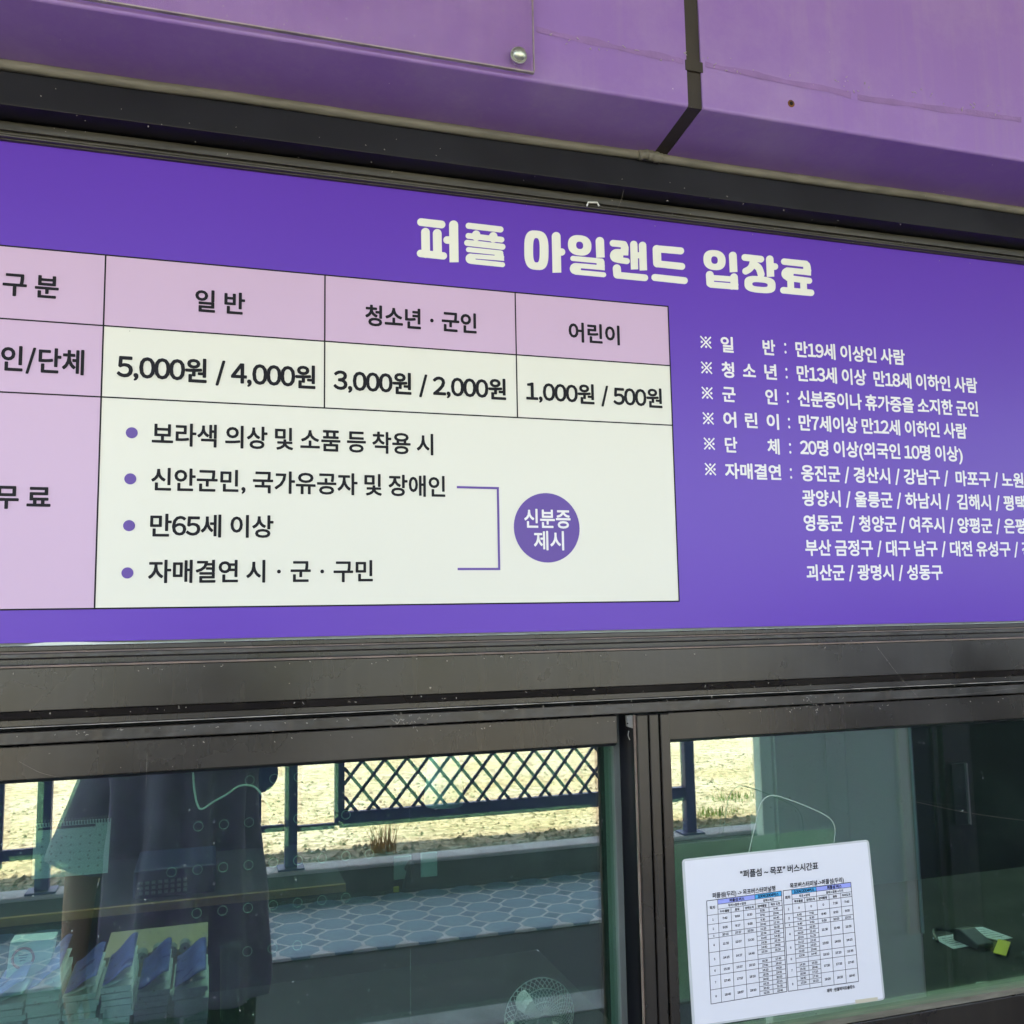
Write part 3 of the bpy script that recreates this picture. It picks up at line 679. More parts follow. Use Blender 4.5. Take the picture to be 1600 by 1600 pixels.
s5 = "8:30 8:50 9:30 10:00 11:20 12:30 13:40 14:20 14:50 15:30 - 16:30 17:00 18:10 18:35 18:50 19:25 20:30 22:55".split()
s6 = "9:40 10:00 10:40 11:10 12:30 13:40 14:30 15:30 16:00 16:20 - 17:40 18:10 19:20 19:25 20:00 20:15 21:30 23:45".split()
en = lambda l: [(k, s) for k, s in enumerate(l) if s != '-']
table(ptL, 7, [1, 2, 3], [4, 5],
      [("7:42", "8:04", "8:20"), ("9:05", "9:17", "9:30"), ("10:15", "10:37", "10:50"), ("11:55", "12:07", "12:20"), ("14:15", "14:27", "14:40"), ("15:35", "15:57", "16:10"), ("17:45", "17:57", "18:10"), ("18:45", "18:57", "19:10")],
      [en(s5), en(s6)], [(1, 4, blue_mb), (4, 6, cyan_mb)],
      [("퍼플섬 버스", 2.5, hd / 6, 5.0), ("1004/2004버스", 5, hd / 6, 5.0), ("두리→읍동→암태", 2.5, hd / 2, 3.9), ("암태→목포", 5, hd / 2, 3.9), ("두리 출발", 1.5, hd * .84, 3.9), ("읍동", 2.5, hd * .84, 3.9), ("암태도착", 3.5, hd * .84, 3.9), ("암태출발", 4.5, hd * .84, 3.9), ("목포 도착", 5.5, hd * .84, 3.9)])
ptR = quadgrid((770, 432), (1268, 370), (808, 1172), (1325, 1099), [770, 832, 923, 1012, 1102, 1188, 1268], [808, 878, 968, 1056, 1145, 1235, 1325])
r2 = "- - 6:45 7:20 8:40 9:10 10:00 10:15 11:15 12:00 12:30 13:30 - 14:20 15:30 16:00 16:40 17:00 -".split()
r3 = "- - 7:55 8:30 9:50 10:20 11:10 11:25 12:25 13:10 13:40 14:40 - 15:30 16:40 17:10 17:30 18:10 -".split()
skip = [1]
table(ptR, 7, [3, 4, 5], [1, 2],
      [("0", "7:30", "7:42"), ("8:40", "8:53", "9:05"), ("9:50", "10:03", "10:15"), ("11:30", "11:43", "11:55"), ("13:50", "14:03", "14:15"), ("15:10", "15:23", "15:35"), ("17:20", "17:33", "17:45"), ("18:20", "18:33", "18:45")],
      [en(r2) + [(.5, "0")], en(r3) + [(.5, "0")]], [(1, 3, cyan_mb), (3, 6, blue_mb)],
      [("1004/2004버스", 2, hd / 6, 5.0), ("퍼플섬 버스", 4.5, hd / 6, 5.0), ("목포→암태", 2, hd / 2, 3.9), ("암태→읍동→두리", 4.5, hd / 2, 3.9), ("목포출발", 1.5, hd * .84, 3.9), ("암태도착", 2.5, hd * .84, 3.9), ("암태출발", 3.5, hd * .84, 3.9), ("읍동", 4.5, hd * .84, 3.9), ("두리도착", 5.5, hd * .84, 3.9)])
grid_mb.build('table_lines', M['grid'], tt); let_mb.build('table_lettering', M['print_black'], tt)
put_text('"퍼플섬 ~ 목포" 버스시간표', 1156.7, 1366, 1278.4, 1352.6, 12, M['print_black'], Yi3, tt, off=.022)
put_text('퍼플섬(두리) -> 목포버스터미널행', 1113, 1400.6, 1211.3, 1387, 8.4, M['print_black'], Yi3, tt, off=.016)
put_text('목포버스터미널->퍼플섬(두리)', 1234.2, 1384.6, 1318.2, 1374, 8.2, M['print_black'], Yi3, tt, off=.016)
put_text('제작 : 반월박지도출장소', 1292, 1548.3, 1335.8, 1541.3, 5.6, M['print_black'], Yi3, tt, off=.02)
# clear tape on the lower edge
tp = [P(1337, 1568.5, Yi), P(1372, 1563.5, Yi), P(1371, 1558, Yi), P(1336, 1562.5, Yi)]
obj('tape', tp, [(0, 1, 2, 3)], pmat('old_tape', (.62, .58, .44), .3, .5), tt)
Yc2 = -.032
cord = smooth_pts([P(1170, 1332, Yc2), P(1181, 1285, Yc2 - .003), P(1189, 1255, Yc2 - .004), P(1206, 1243, Yc2 - .004), P(1240, 1252, Yc2 - .004), P(1290, 1274, Yc2 - .004), P(1304, 1292, Yc2 - .003), P(1303, 1318, Yc2)], 8)
tag(MB().tube(cord, .0006, 6).build('hanging_cord', M['cord'], None, smooth=True), 'thin clear loop of cord holding up the laminated bus timetable', 'cord')

# white clip at the top of the left sash
cl = thing('window_clip', 'small white plastic clip at the top corner of the left sliding window', 'clip', tuple(P(980, 1127, -.0)))
pc = [P(976.5, 1117.5, .008), P(985.5, 1117, .008), P(986.5, 1137.5, .008), P(978, 1134.5, .008)]
mbc = MB(); mbc.add(pc + [q + Vector((0, -.006, 0)) for q in pc], [(0, 1, 2, 3), (7, 6, 5, 4), (0, 4, 5, 1), (1, 5, 6, 2), (2, 6, 7, 3), (3, 7, 4, 0)])
mbc.build('clip_body', M['white_plastic'], cl, bevel=.0006)
sc = P(981, 1130.5, .001); disc(sc.x, sc.y, sc.z, .0008, .002, 10).build('screw', M['dark'], cl)
MB().tube(smooth_pts([P(982.5, 1142, .009), P(981.5, 1149, .009), P(984, 1156, .009)], 5), .0006, 6).build('hook', M['white_plastic'], cl)

# small dried bits, webs
webs = MB(); rnd = random.Random(3)
def bit(x, y, Y, L_, r=.0004):
    p = P(x, y, Y); pts_ = [p]
    for k in range(4): pts_.append(pts_[-1] + Vector((rnd.uniform(-1, 1), -.1 * rnd.random(), rnd.uniform(-1, 1))) * L_ / 3)
    webs.tube(pts_, r, 4)
for k in range(150):
    x = rnd.uniform(10, 1590); t = x / 1600
    y = rnd.choice([1050 - 45 * t, 1150 - 83 * t, 1178 - 88 * t, 1115 - 62 * t, 1150 - 83 * t]) + rnd.uniform(-3, 5)
    bit(x, y, -.045, rnd.uniform(.001, .004), rnd.uniform(.0002, .0005))
for k in range(55):
    x = rnd.uniform(20, 1590); bit(x, 150 + x * .155 + rnd.uniform(-30, 45), -.056, rnd.uniform(.001, .003), .00035)
for k in range(50):
    x = rnd.uniform(860, 1590); bit(x, 95 + (x - 1100) * .16 + rnd.uniform(-10, 12), -.1615, rnd.uniform(.002, .008), .0004)
for a_, b_ in (((1370, 1010), (1435, 1090)), ((1395, 1090), (1590, 1075)), ((1330, 1480 - 260), (1420, 1260)), ((1418, 1250), (1600, 1282)), ((30, 1190), (95, 1215)), ((230, 1175), (228, 1230)), ((975, 296), (965, 325))):
    A, B = P(*a_, -.046), P(*b_, -.046); m_ = (A + B) / 2 - Vector((0, 0, .003)); webs.tube(smooth_pts([A, m_, B], 6), .00009, 3)
for k in range(26):
    x = 1280 + rnd.gauss(0, 26); bit(x, 1095 + rnd.gauss(0, 9), -.044, .004, .00022)
for k in range(30):
    x = 640 + rnd.gauss(0, 22); bit(x, 1128 + rnd.gauss(0, 6), -.044, .004, .00025)
tag(webs.build('cobweb', M['web'], None), 'cobweb threads and dried bits stuck along the black window frame', 'cobweb', kind='stuff')
fl = MB(); a_ = [P(917, 322, -.016), P(919, 316, -.016), P(933, 316.5, -.016), P(936, 322, -.016)]
fl.tube(a_, .0013, 5)
tag(fl.build('paint_flake', M['white_plastic'], None), 'curled white paint flake on the gasket above the heading', 'flake')

# =================================================================== INSIDE THE BOOTH
# speaking-hole panel
Yh = Yg1 + .045
sp = thing('speaking_panel', 'clear acrylic speaking panel with round holes behind the left window', 'acrylic panel', tuple(P(430, 1560, Yh)))
cols = {-4: 270, -3: 310, -2: 350, -1: 388.5, 0: 427, 1: 465.5, 2: 503.5, 3: 540.5, 4: 577}
cen = P(427, 1352, Yh); dx = (P(540.5, 1402, Yh).x - P(307.9, 1428.6, Yh).x) / 6
dz = (P(388, 1286, Yh).z - P(388, 1487, Yh).z) / 3
holes = []
for ri, (row, half) in enumerate(((2, 1), (1, 3), (0, 4), (-1, 3), (-2, 1))):
    for k in range(-half, half + 1): holes.append((cen.x + k * dx, P(388, 1351, Yh).z + row * dz))
cu = bpy.data.curves.new('panel', 'CURVE'); cu.dimensions = '2D'; cu.fill_mode = 'BOTH'; cu.extrude = .0015; cu.resolution_u = 6
x0, x1, z0, z1 = P(215, 1300, Yh).x, P(640, 1300, Yh).x, zbot - .15, zt + .02
s_ = cu.splines.new('POLY'); s_.points.add(3); s_.use_cyclic_u = True
for i, (a, b) in enumerate(((x0, z0), (x1, z0), (x1, z1), (x0, z1))): s_.points[i].co = (a, b, 0, 1)
rh = .0056
for hx, hz in holes:
    s_ = cu.splines.new('POLY'); s_.points.add(19); s_.use_cyclic_u = True
    for k in range(20): s_.points[k].co = (hx + rh * math.cos(k * math.pi / 10), hz + rh * math.sin(k * math.pi / 10), 0, 1)
to = bpy.data.objects.new('tmp', cu); COL.objects.link(to)
me = bpy.data.meshes.new_from_object(to.evaluated_get(bpy.context.evaluated_depsgraph_get()))
bpy.data.objects.remove(to)
for v in me.vertices: v.co = (v.co.x, Yh + v.co.z, v.co.y)
me.materials.clear(); link('panel', me, M['acrylic'], sp)
rim = None
for i, (hx, hz) in enumerate(holes):
    if rim is None:
        t_ = MB(); rg = [(rh * math.cos(k * math.pi / 12), 0, rh * math.sin(k * math.pi / 12)) for k in range(25)]
        t_.tube(rg, .0004, 6, cap=False)
        rim = t_.build('hole_rim', M['cord'], sp, smooth=True)
        rim.location = (hx, Yh - .002, hz)
    else:
        o = rim.copy(); COL.objects.link(o); o.parent = sp; o.matrix_parent_inverse = rim.matrix_parent_inverse.copy(); o.location = (hx, Yh - .002, hz)
# white cable
Yw = Yg1 + .03
cab = smooth_pts([P(301, 1190, Yw), P(303, 1228, Yw), P(308, 1256, Yw), P(316, 1264, Yw), P(335, 1252, Yw), P(355, 1241, Yw), P(372, 1229, Yw), P(388, 1227, Yw), P(402, 1233, Yw), P(416, 1253, Yw), P(424, 1268, Yw)], 6)
tag(MB().tube(cab, .0012, 8).build('cable', M['white_plastic'], None, smooth=True), 'thin white cable dangling in a curve behind the left window pane', 'cable')
# desks
dk = thing('leaflet_desk', 'long low desk carrying the leaflet stacks behind the left window', 'desk', (0, 1.1, .12))
box('desk_top', M['desk'], dk, -1.0, .95, .62, 1.6, .70, .74, bevel=.002)
for x_ in (-.95, .9):
    for y_ in (.67, 1.55): box('leg', M['grey_metal'], dk, x_ - .02, x_ + .02, y_ - .02, y_ + .02, .12, .70)
d2 = thing('counter_desk', 'dark counter desk behind the right window with papers on it', 'desk', (1.7, .5, .12))
zd2 = 1.02
box('desk_top', M['desk'], d2, 1.12, 2.6, .12, .95, zd2 - .03, zd2, bevel=.002)
for x_ in (1.16, 2.56):
    for y_ in (.16, .9): box('leg', M['grey_metal'], d2, x_ - .02, x_ + .02, y_ - .02, y_ + .02, .12, zd2 - .03)
def onz(x, y, z):
    a, b = (x - 800) / F, (y - 800) / F
    d = [R[0][i] * a + R[1][i] * b + R[2][i] for i in range(3)]; t = (z - CAM_Z) / d[2]
    return Vector((d[0] * t, CAM_Y + d[1] * t, z))
def flat_sheet(px, z, th=.0012):
    q = [onz(x, y, z) for x, y in px]; return q + [p + Vector((0, 0, th)) for p in q], [(3, 2, 1, 0), (4, 5, 6, 7), (0, 1, 5, 4), (1, 2, 6, 5), (2, 3, 7, 6), (3, 0, 4, 7)]
for px, lab in (([(1457, 1466), (1500, 1459), (1518, 1478), (1490, 1483)], 'printed white sheet lying left of the black holder on the dark counter'),
                ([(1490, 1453), (1535, 1449), (1582, 1466), (1560, 1470)], 'white sheet sticking out behind the black holder on the dark counter')):
    v, f = flat_sheet(px, zd2 + .0005); o = tag(obj('paper_sheet', v, f, M['paper']), lab, 'paper', 'papers on the counter')
    c_ = sum(v[4:], Vector()) / 4; lm = MB()
    for k in range(5):
        a_, b_ = v[4].lerp(v[7], .2 + .15 * k), v[5].lerp(v[6], .2 + .15 * k)
        a_, b_ = a_.lerp(b_, .15), a_.lerp(b_, .85); d_ = (v[7] - v[4]).normalized() * .0012; up = Vector((0, 0, .0003))
        lm.add([a_ - d_ + up, b_ - d_ + up, b_ + d_ + up, a_ + d_ + up], [(0, 1, 2, 3)])
    lm.build('print_lines', M['print_black'], o)
hd_ = thing('card_holder', 'black card reader holder standing on the dark counter by the papers', 'card reader', tuple(onz(1530, 1478, zd2)))
h0 = onz(1530, 1480, zd2)
MB().xprof([(h0.y - .02, zd2 + .002), (h0.y + .05, zd2 + .002), (h0.y + .05, zd2 + .026), (h0.y + .03, zd2 + .03), (h0.y - .02, zd2 + .012)], h0.x - .022, h0.x + .02).build('reader_body', M['plastic_black'], hd_, bevel=.003)
MB().tube(smooth_pts([(h0.x - .02, h0.y + .05, zd2 + .02), (h0.x - .05, h0.y + .07, zd2 + .02), (h0.x - .08, h0.y + .03, zd2 + .012)], 5), .004, 6).build('lead', M['plastic_black'], hd_)
v, f = flat_sheet([(1552, 1489), (1572, 1494), (1579, 1473), (1560, 1468)], zd2 + .004, .0015)
tag(obj('card', v, f, M['yellow']), 'small yellow card beside the black reader on the dark counter', 'card')
v, f = flat_sheet([(1520, 1542), (1548, 1540), (1552, 1534), (1526, 1535)], zd2 + .0005, .001)
tag(obj('label_sticker', v, f, M['grey_metal']), 'small grey sticker on the front of the dark counter', 'sticker')
# leaflet stacks
Ys = .95
for i, (xa, xb, yt) in enumerate(((-22, 39, 1568), (43, 94, 1547), (100, 152, 1553), (159, 207, 1541), (215, 265, 1547), (272, 324, 1542))):
    A, B = P(xa, 1560, Ys), P(xb, 1560, Ys); zt_ = P((xa + xb) / 2, yt, Ys).z; wd = B.x - A.x
    nm = ['leftmost, cut by the photo edge', 'second from the left', 'third from the left', 'fourth from the left', 'fifth from the left', 'rightmost, at the end of the row']
    st = thing('leaflet_stack', 'stack of leaflets with curled blue cover, ' + nm[i], 'leaflet stack', (A.x, Ys, .74), 'leaflet stacks in a row')
    nl = 22; hh = (zt_ - .7405) / nl
    for k in range(nl):
        jx, jy = rnd.uniform(-.0055, .0035), rnd.uniform(-.004, .004); z0_ = .7405 + k * hh
        tilt = rnd.uniform(-.0015, .0015); dpt = .19
        v = [(A.x + jx, Ys + jy, z0_), (B.x + jx, Ys + jy, z0_ + tilt), (B.x + jx, Ys + dpt, z0_ + tilt), (A.x + jx, Ys + dpt, z0_)]
        v += [(q[0], q[1], q[2] + hh * .88) for q in v]
        obj('leaflet', v, [(3, 2, 1, 0), (4, 5, 6, 7), (0, 1, 5, 4), (1, 2, 6, 5), (2, 3, 7, 6), (3, 0, 4, 7)], M['leaflet'], st)
    # curled cover sheets: rise towards the right back corner
    for kk, (mt_, lift, s0) in enumerate(((M['leaflet'], .018, 0), (M['cover'], .042 + rnd.uniform(-.006, .006), .004))):
        g_ = 8; vv = []
        for a in range(g_ + 1):
            for b in range(g_ + 1):
                u, t = a / g_, b / g_; e = (math.sin(u * math.pi / 2) ** 1.7) * (.72 + .28 * t) - .10 * max(0, u - .75) ** 2 * 16 * t
                vv.append((A.x + u * wd * (1 - .06 * e), Ys + t * .19, zt_ + .001 + s0 * .3 + kk * .002 + lift * e))
        ff = [(a * (g_ + 1) + b, (a + 1) * (g_ + 1) + b, (a + 1) * (g_ + 1) + b + 1, a * (g_ + 1) + b + 1) for a in range(g_) for b in range(g_)]
        o = obj('cover' if kk else 'leaflet', vv, ff, mt_, st, smooth=True); sm = o.modifiers.new('thickness', 'SOLIDIFY'); sm.thickness = .0006
# calendar
Yk = 1.25
cq = [P(49, 1374, Yk), P(168, 1364, Yk), P(173.5, 1279, Yk), P(54, 1288, Yk)]
ca = thing('calendar', 'pale spiral bound calendar page seen inside behind the left window', 'calendar', tuple(cq[0]))
obj('page', cq + [q + Vector((0, .006, 0)) for q in cq], [(0, 1, 2, 3), (7, 6, 5, 4), (0, 4, 5, 1), (1, 5, 6, 2), (2, 6, 7, 3), (3, 7, 4, 0)], M['leaflet'], ca)
for k in range(26):
    p = cq[3].lerp(cq[2], (k + .5) / 26)
    t_ = MB().tube([p + Vector((0, .008 * math.cos(a), .0065 * math.sin(a))) for a in [j * math.pi / 4 for j in range(9)]], .0012, 5)
    t_.build('spiral_ring', M['plastic_black'], ca)
dots = MB()
for a in range(7):
    for b in range(5):
        p = cq[3].lerp(cq[2], .1 + a * .125).lerp(cq[0].lerp(cq[1], .1 + a * .125), .3 + b * .14) + Vector((0, -.001, 0))
        dots.add([p, p + Vector((.004, 0, 0)), p + Vector((.004, 0, .004)), p + Vector((0, 0, .004))], [(0, 1, 2, 3)])
dots.build('date_marks', M['kerb'], ca)
p0 = cq[3].lerp(cq[0], .12) + Vector((0, -.001, 0)); p1 = cq[2].lerp(cq[1], .12) + Vector((0, -.001, 0))
obj('month_line', [p0.lerp(p1, .05), p0.lerp(p1, .8), p0.lerp(p1, .8) + Vector((0, 0, .006)), p0.lerp(p1, .05) + Vector((0, 0, .006))], [(0, 1, 2, 3)], M['grid'], ca)
# shelf with wooden edge, box with rolls, machine, bin
Yf = 1.72
sh = thing('shelf', 'long shelf with an orange wooden front edge inside the booth', 'shelf', (0, Yf, P(210, 1420, Yf).z))
zs = P(210, 1419, Yf).z
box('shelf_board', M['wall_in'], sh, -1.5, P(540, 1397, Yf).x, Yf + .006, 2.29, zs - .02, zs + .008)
box('wooden_edge', M['wood'], sh, -1.5, P(540, 1397, Yf).x, Yf - .01, Yf + .005, zs - .012, zs + .01, bevel=.001)
mc = thing('receipt_machine', 'dark navy machine with small keys on the wooden edged shelf', 'machine', (.0, Yf + .1, zs + .01))
a, b = P(208, 1390, Yf + .05), P(338, 1350, Yf + .05)
box('machine_body', M['plastic_navy'], mc, a.x, b.x, Yf + .05, Yf + .3, zs + .009, b.z, bevel=.006)
kb = None
for r_ in range(3):
    for c_ in range(8):
        p = Vector((a.x + .02 + c_ * .017, Yf + .046, zs + .025 + r_ * .014))
        if kb is None:
            kb = MB().box(-.005, .005, -.002, .004, -.004, .004).build('key', M['grey_metal'], mc); kb.location = p
        else:
            o = kb.copy(); COL.objects.link(o); o.parent = mc; o.matrix_parent_inverse = kb.matrix_parent_inverse.copy(); o.location = p
Yb = 1.35
a, b = P(160, 1520, Yb), P(325, 1478, Yb)
tag(box('cardboard_box', M['cardboard'], None, a.x, b.x, Yb, Yb + .2, .7405, b.z, bevel=.002), 'open brown cardboard box behind the leaflet stacks', 'box')
for i, (x, y, ps) in enumerate(((222, 1492, 'leftmost'), (247, 1484, 'second from left'), (268, 1483, 'third from left'), (289, 1477, 'rightmost and highest'))):
    p = P(x, y, Yb - .02); rl = thing('tape_roll', 'small grey paper roll with dark centre in front of the cardboard box, ' + ps, 'paper roll', tuple(p), 'grey paper rolls')
    disc(p.x, p.y - .02, p.z, .0125, .035, 20).build('roll', M['grey_metal'], rl, smooth=False)
    disc(p.x, p.y - .0215, p.z, .0032, .003, 12).build('core_hole', M['dark'], rl)
a, b = P(343, 1548, Yb), P(377, 1476, Yb)
hb_ = MB(); cx, rr = (a.x + b.x) / 2, (b.x - a.x) / 2
hb_.tube([(cx, Yb, .7405), (cx, Yb, b.z)], [rr * .9, rr], 18)
tag(hb_.build('plastic_bin', M['clear_bin'], None, smooth=False), 'pale green plastic bin standing right of the cardboard box', 'bin')
q = [P(9, 1529, 1.05), P(75, 1522, 1.05), P(85, 1467, 1.05), P(16, 1473, 1.05)]
bgp = thing('paper_bag', 'white paper bag with a red round emblem standing at far left', 'bag', tuple(q[0]))
obj('bag_body', q + [p + Vector((0, .05, 0)) for p in q], [(0, 1, 2, 3), (7, 6, 5, 4), (0, 4, 5, 1), (1, 5, 6, 2), (2, 6, 7, 3), (3, 7, 4, 0)], M['leaflet'], bgp)
ec = P(36, 1497, 1.048); t_ = MB().tube([(ec.x + .0195 * math.cos(k * math.pi / 12), 1.048, ec.z + .0195 * math.sin(k * math.pi / 12)) for k in range(25)], .0026, 5, cap=False)
t_.build('round_emblem', M['red'], bgp)
for k in range(3): box('emblem_line', M['plastic_navy'], bgp, ec.x - .009 + .002 * k, ec.x + .009 - .002 * k, 1.047, 1.0485, ec.z + .005 - k * .005, ec.z + .0065 - k * .005)
pn = [P(1193, 1300, 2.2).x, P(1412, 1300, 2.2).x]
cb = thing('added_panel', 'tall pale green panel added against the back wall to brighten the view behind the timetable', 'added_panel', (pn[0], 2.2, .12))  # made-up pale piece, added to lift the green brightness in the right window
box('added_panel_body', M['cab'], cb, pn[0], pn[1], 2.12, 2.295, .121, 1.85, bevel=.003)
box('added_panel_door', M['cab'], cb, pn[0] + .01, (pn[0] + pn[1]) / 2 - .002, 2.105, 2.119, .16, 1.83, bevel=.002)
box('added_panel_door', M['cab'], cb, (pn[0] + pn[1]) / 2 + .002, pn[1] - .01, 2.105, 2.119, .16, 1.83, bevel=.002)
# two wall plates with hooks
for i, (x0_, x1_, y0_, y1_, lab) in enumerate(((616, 643, 1337, 1375, 'pale switch plate with a dark plug, left one of two on the inner wall'), (658, 683, 1331, 1371, 'pale blank plate, right one of two on the inner wall'))):
    a, b = P(x0_, y1_, 2.29), P(x1_, y0_, 2.29)
    pl = thing('wall_plate', lab, 'wall plate', (a.x, 2.29, a.z))
    box('plate', M['teal'], pl, a.x, b.x, 2.288, 2.3, a.z, b.z, bevel=.002)
    if i == 0:
        MB().tube(smooth_pts([(b.x - .02, 2.27, b.z - .04), (b.x - .01, 2.25, b.z - .02), (b.x - .03, 2.26, a.z - .03)], 5), .012, 8).build('plug_lead', M['plastic_black'], pl)
a, b = P(616, 1395, 2.28), P(624, 1387, 2.28)
tag(box('note', M['yellow'], None, a.x, b.x, 2.285, 2.3, a.z, b.z), 'tiny yellow green note on the inner wall under the plates', 'note')
# lamp shade
lp = P(694, 1258, 1.5); lt_ = P(694, 1170, 1.5)
ls = thing('lamp_shade', 'pale translucent teal lampshade hanging inside behind the left window', 'lamp', tuple(lp))
r_ = (P(724, 1258, 1.5).x - P(663, 1260, 1.5).x) / 2
MB().tube([(lp.x, 1.5, lp.z), (lp.x, 1.5, lp.z + .012), (lp.x, 1.5, lp.z + .05), (lp.x, 1.5, lt_.z + .05)], [r_ * .93, r_, r_ * .95, r_ * .6], 28).build('shade', M['teal'], ls, smooth=True)
MB().tube([(lp.x, 1.5, lt_.z + .05), (lp.x, 1.5, 2.6)], .004, 8).build('flex', M['plastic_black'], ls)
# desk fan
fc = P(843, 1588, 1.0); fr_ = (P(897, 1588, 1.0).x - P(789, 1590, 1.0).x) / 2
fan = thing('desk_fan', 'small desk fan with round pale wire guard standing behind the left window', 'fan', (fc.x, 1.0, .74))
gd = MB()
for s_ in (-1, 1):
    for k in range(40):
        a0 = 2 * math.pi * k / 40; pts_ = []
        for j in range(9):
            t = j / 8; a = a0 + s_ * t * .9; rr_ = .018 + (fr_ - .018) * t
            pts_.append((fc.x + rr_ * math.cos(a), 1.0 - .032 * math.cos(t * math.pi / 2), fc.z + rr_ * math.sin(a)))
        gd.tube(pts_, .0007, 4, cap=False)
for yy, rr_ in ((1.0, fr_), (.975, fr_ * .82), (.97, fr_ * .5)):
    gd.tube([(fc.x + rr_ * math.cos(k * math.pi / 20), yy, fc.z + rr_ * math.sin(k * math.pi / 20)) for k in range(41)], .0012, 5, cap=False)
gd.build('wire_guard', M['white_plastic'], fan)
disc(fc.x, .962, fc.z, .018, .01, 20).build('hub_cap', M['white_plastic'], fan)
disc(fc.x, 1.02, fc.z, .03, .07, 20).build('motor', M['white_plastic'], fan)
for k in range(4):
    a0 = k * math.pi / 2; vv = []
    for j in range(6):
        for s_ in (-1, 1):
            t = j / 5; rr_ = .014 + (fr_ * .85 - .014) * t; a = a0 + s_ * (.25 + .25 * t)
            vv.append((fc.x + rr_ * math.cos(a), .995 + s_ * .010, fc.z + rr_ * math.sin(a)))
    obj('blade', vv, [(2 * j, 2 * j + 1, 2 * j + 3, 2 * j + 2) for j in range(5)], M['bin'], fan).modifiers.new('thickness', 'SOLIDIFY').thickness = .001
MB().tube([(fc.x, 1.05, .755), (fc.x, 1.05, fc.z)], .011, 12).build('neck', M['white_plastic'], fan)
MB().tube([(fc.x, 1.05, .741), (fc.x, 1.05, .755), (fc.x, 1.05, .765)], [.07, .068, .02], 24).build('base', M['white_plastic'], fan)

# =================================================================== OUTSIDE, SEEN MIRRORED IN THE GLASS
tag(MB().box(-1500, 1500, -2500, 1500, -.6, -.03).build('ground', M['hill']), kind='structure')
tag(MB().box(-12, 14, -4.0, -.0305, -.028, 0).build('road', M['asphalt']), kind='structure')
tag(MB().box(-12, 14, -3.02, -2.82, -.02, .006).build('gutter', M['gutter']), kind='structure')
fp = tag(bpy.data.objects.new('footpath', None), kind='structure'); COL.objects.link(fp)
box('grout_bed', M['grout'], fp, -6, 9, -4.87, -3.93, -.02, .0153)
pit = .222; oct_ = None; key_ = None; y_a = -3.955
cnt = 0
for i in range(-12, 37):
    for j in range(0, 5):
        cx, cy = i * pit + .03, y_a - .055 - j * .198
        cnt += 1
        h_ = pit / 2 - .009; c_ = h_ * .62; hy = .198 / 2 - .009
        if oct_ is None:
            pr = [(-h_ + c_, -hy), (h_ - c_, -hy), (h_, -hy + c_), (h_, hy - c_), (h_ - c_, hy), (-h_ + c_, hy), (-h_, hy - c_), (-h_, -hy + c_)]
            v = [(a, b, 0) for a, b in pr] + [(a, b, .012) for a, b in pr]
            oct_ = obj('octagon_tile', v, [tuple(range(7, -1, -1)), tuple(range(8, 16))] + [(k, (k + 1) % 8, 8 + (k + 1) % 8, 8 + k) for k in range(8)], M['tile'], fp)
            kk = c_ * .92; v = [(a, b, z) for z in (0, .012) for a, b in ((kk, 0), (0, kk), (-kk, 0), (0, -kk))]
            key_ = obj('key_tile', v, [(3, 2, 1, 0), (4, 5, 6, 7), (0, 1, 5, 4), (1, 2, 6, 5), (2, 3, 7, 6), (3, 0, 4, 7)], M['tile2'], fp)
            oct_.location = (cx, cy, .004); key_.location = (cx + pit / 2, cy + .099, .004)
        else:
            for src, l in ((oct_, (cx, cy, .004)), (key_, (cx + pit / 2, cy + .099, .004))):
                if src is key_ and j == 0: continue
                o = src.copy(); COL.objects.link(o); o.parent = fp; o.location = l
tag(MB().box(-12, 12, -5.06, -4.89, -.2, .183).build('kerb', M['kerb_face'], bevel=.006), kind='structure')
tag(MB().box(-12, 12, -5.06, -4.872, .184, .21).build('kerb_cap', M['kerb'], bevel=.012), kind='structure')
gy = MB(); nx, ny = 90, 60; vv = []
for a in range(nx + 1):
    for b in range(ny + 1):
        x = -14 + 32 * a / nx; y = -5.05 - 24 * (b / ny) ** 1.6
        h = .185 + .02 * noise.noise((x * .8, y * .8, 0)) + .008 * noise.noise((x * 6, y * 6, 1)); vv.append((x, y, h + (0 if y > -5.5 else .01)))
gy.add(vv, [(a * (ny + 1) + b, a * (ny + 1) + b + 1, (a + 1) * (ny + 1) + b + 1, (a + 1) * (ny + 1) + b) for a in range(nx) for b in range(ny)])
tag(gy.build('gravel_yard', M['gravel'], smooth=True), kind='structure')
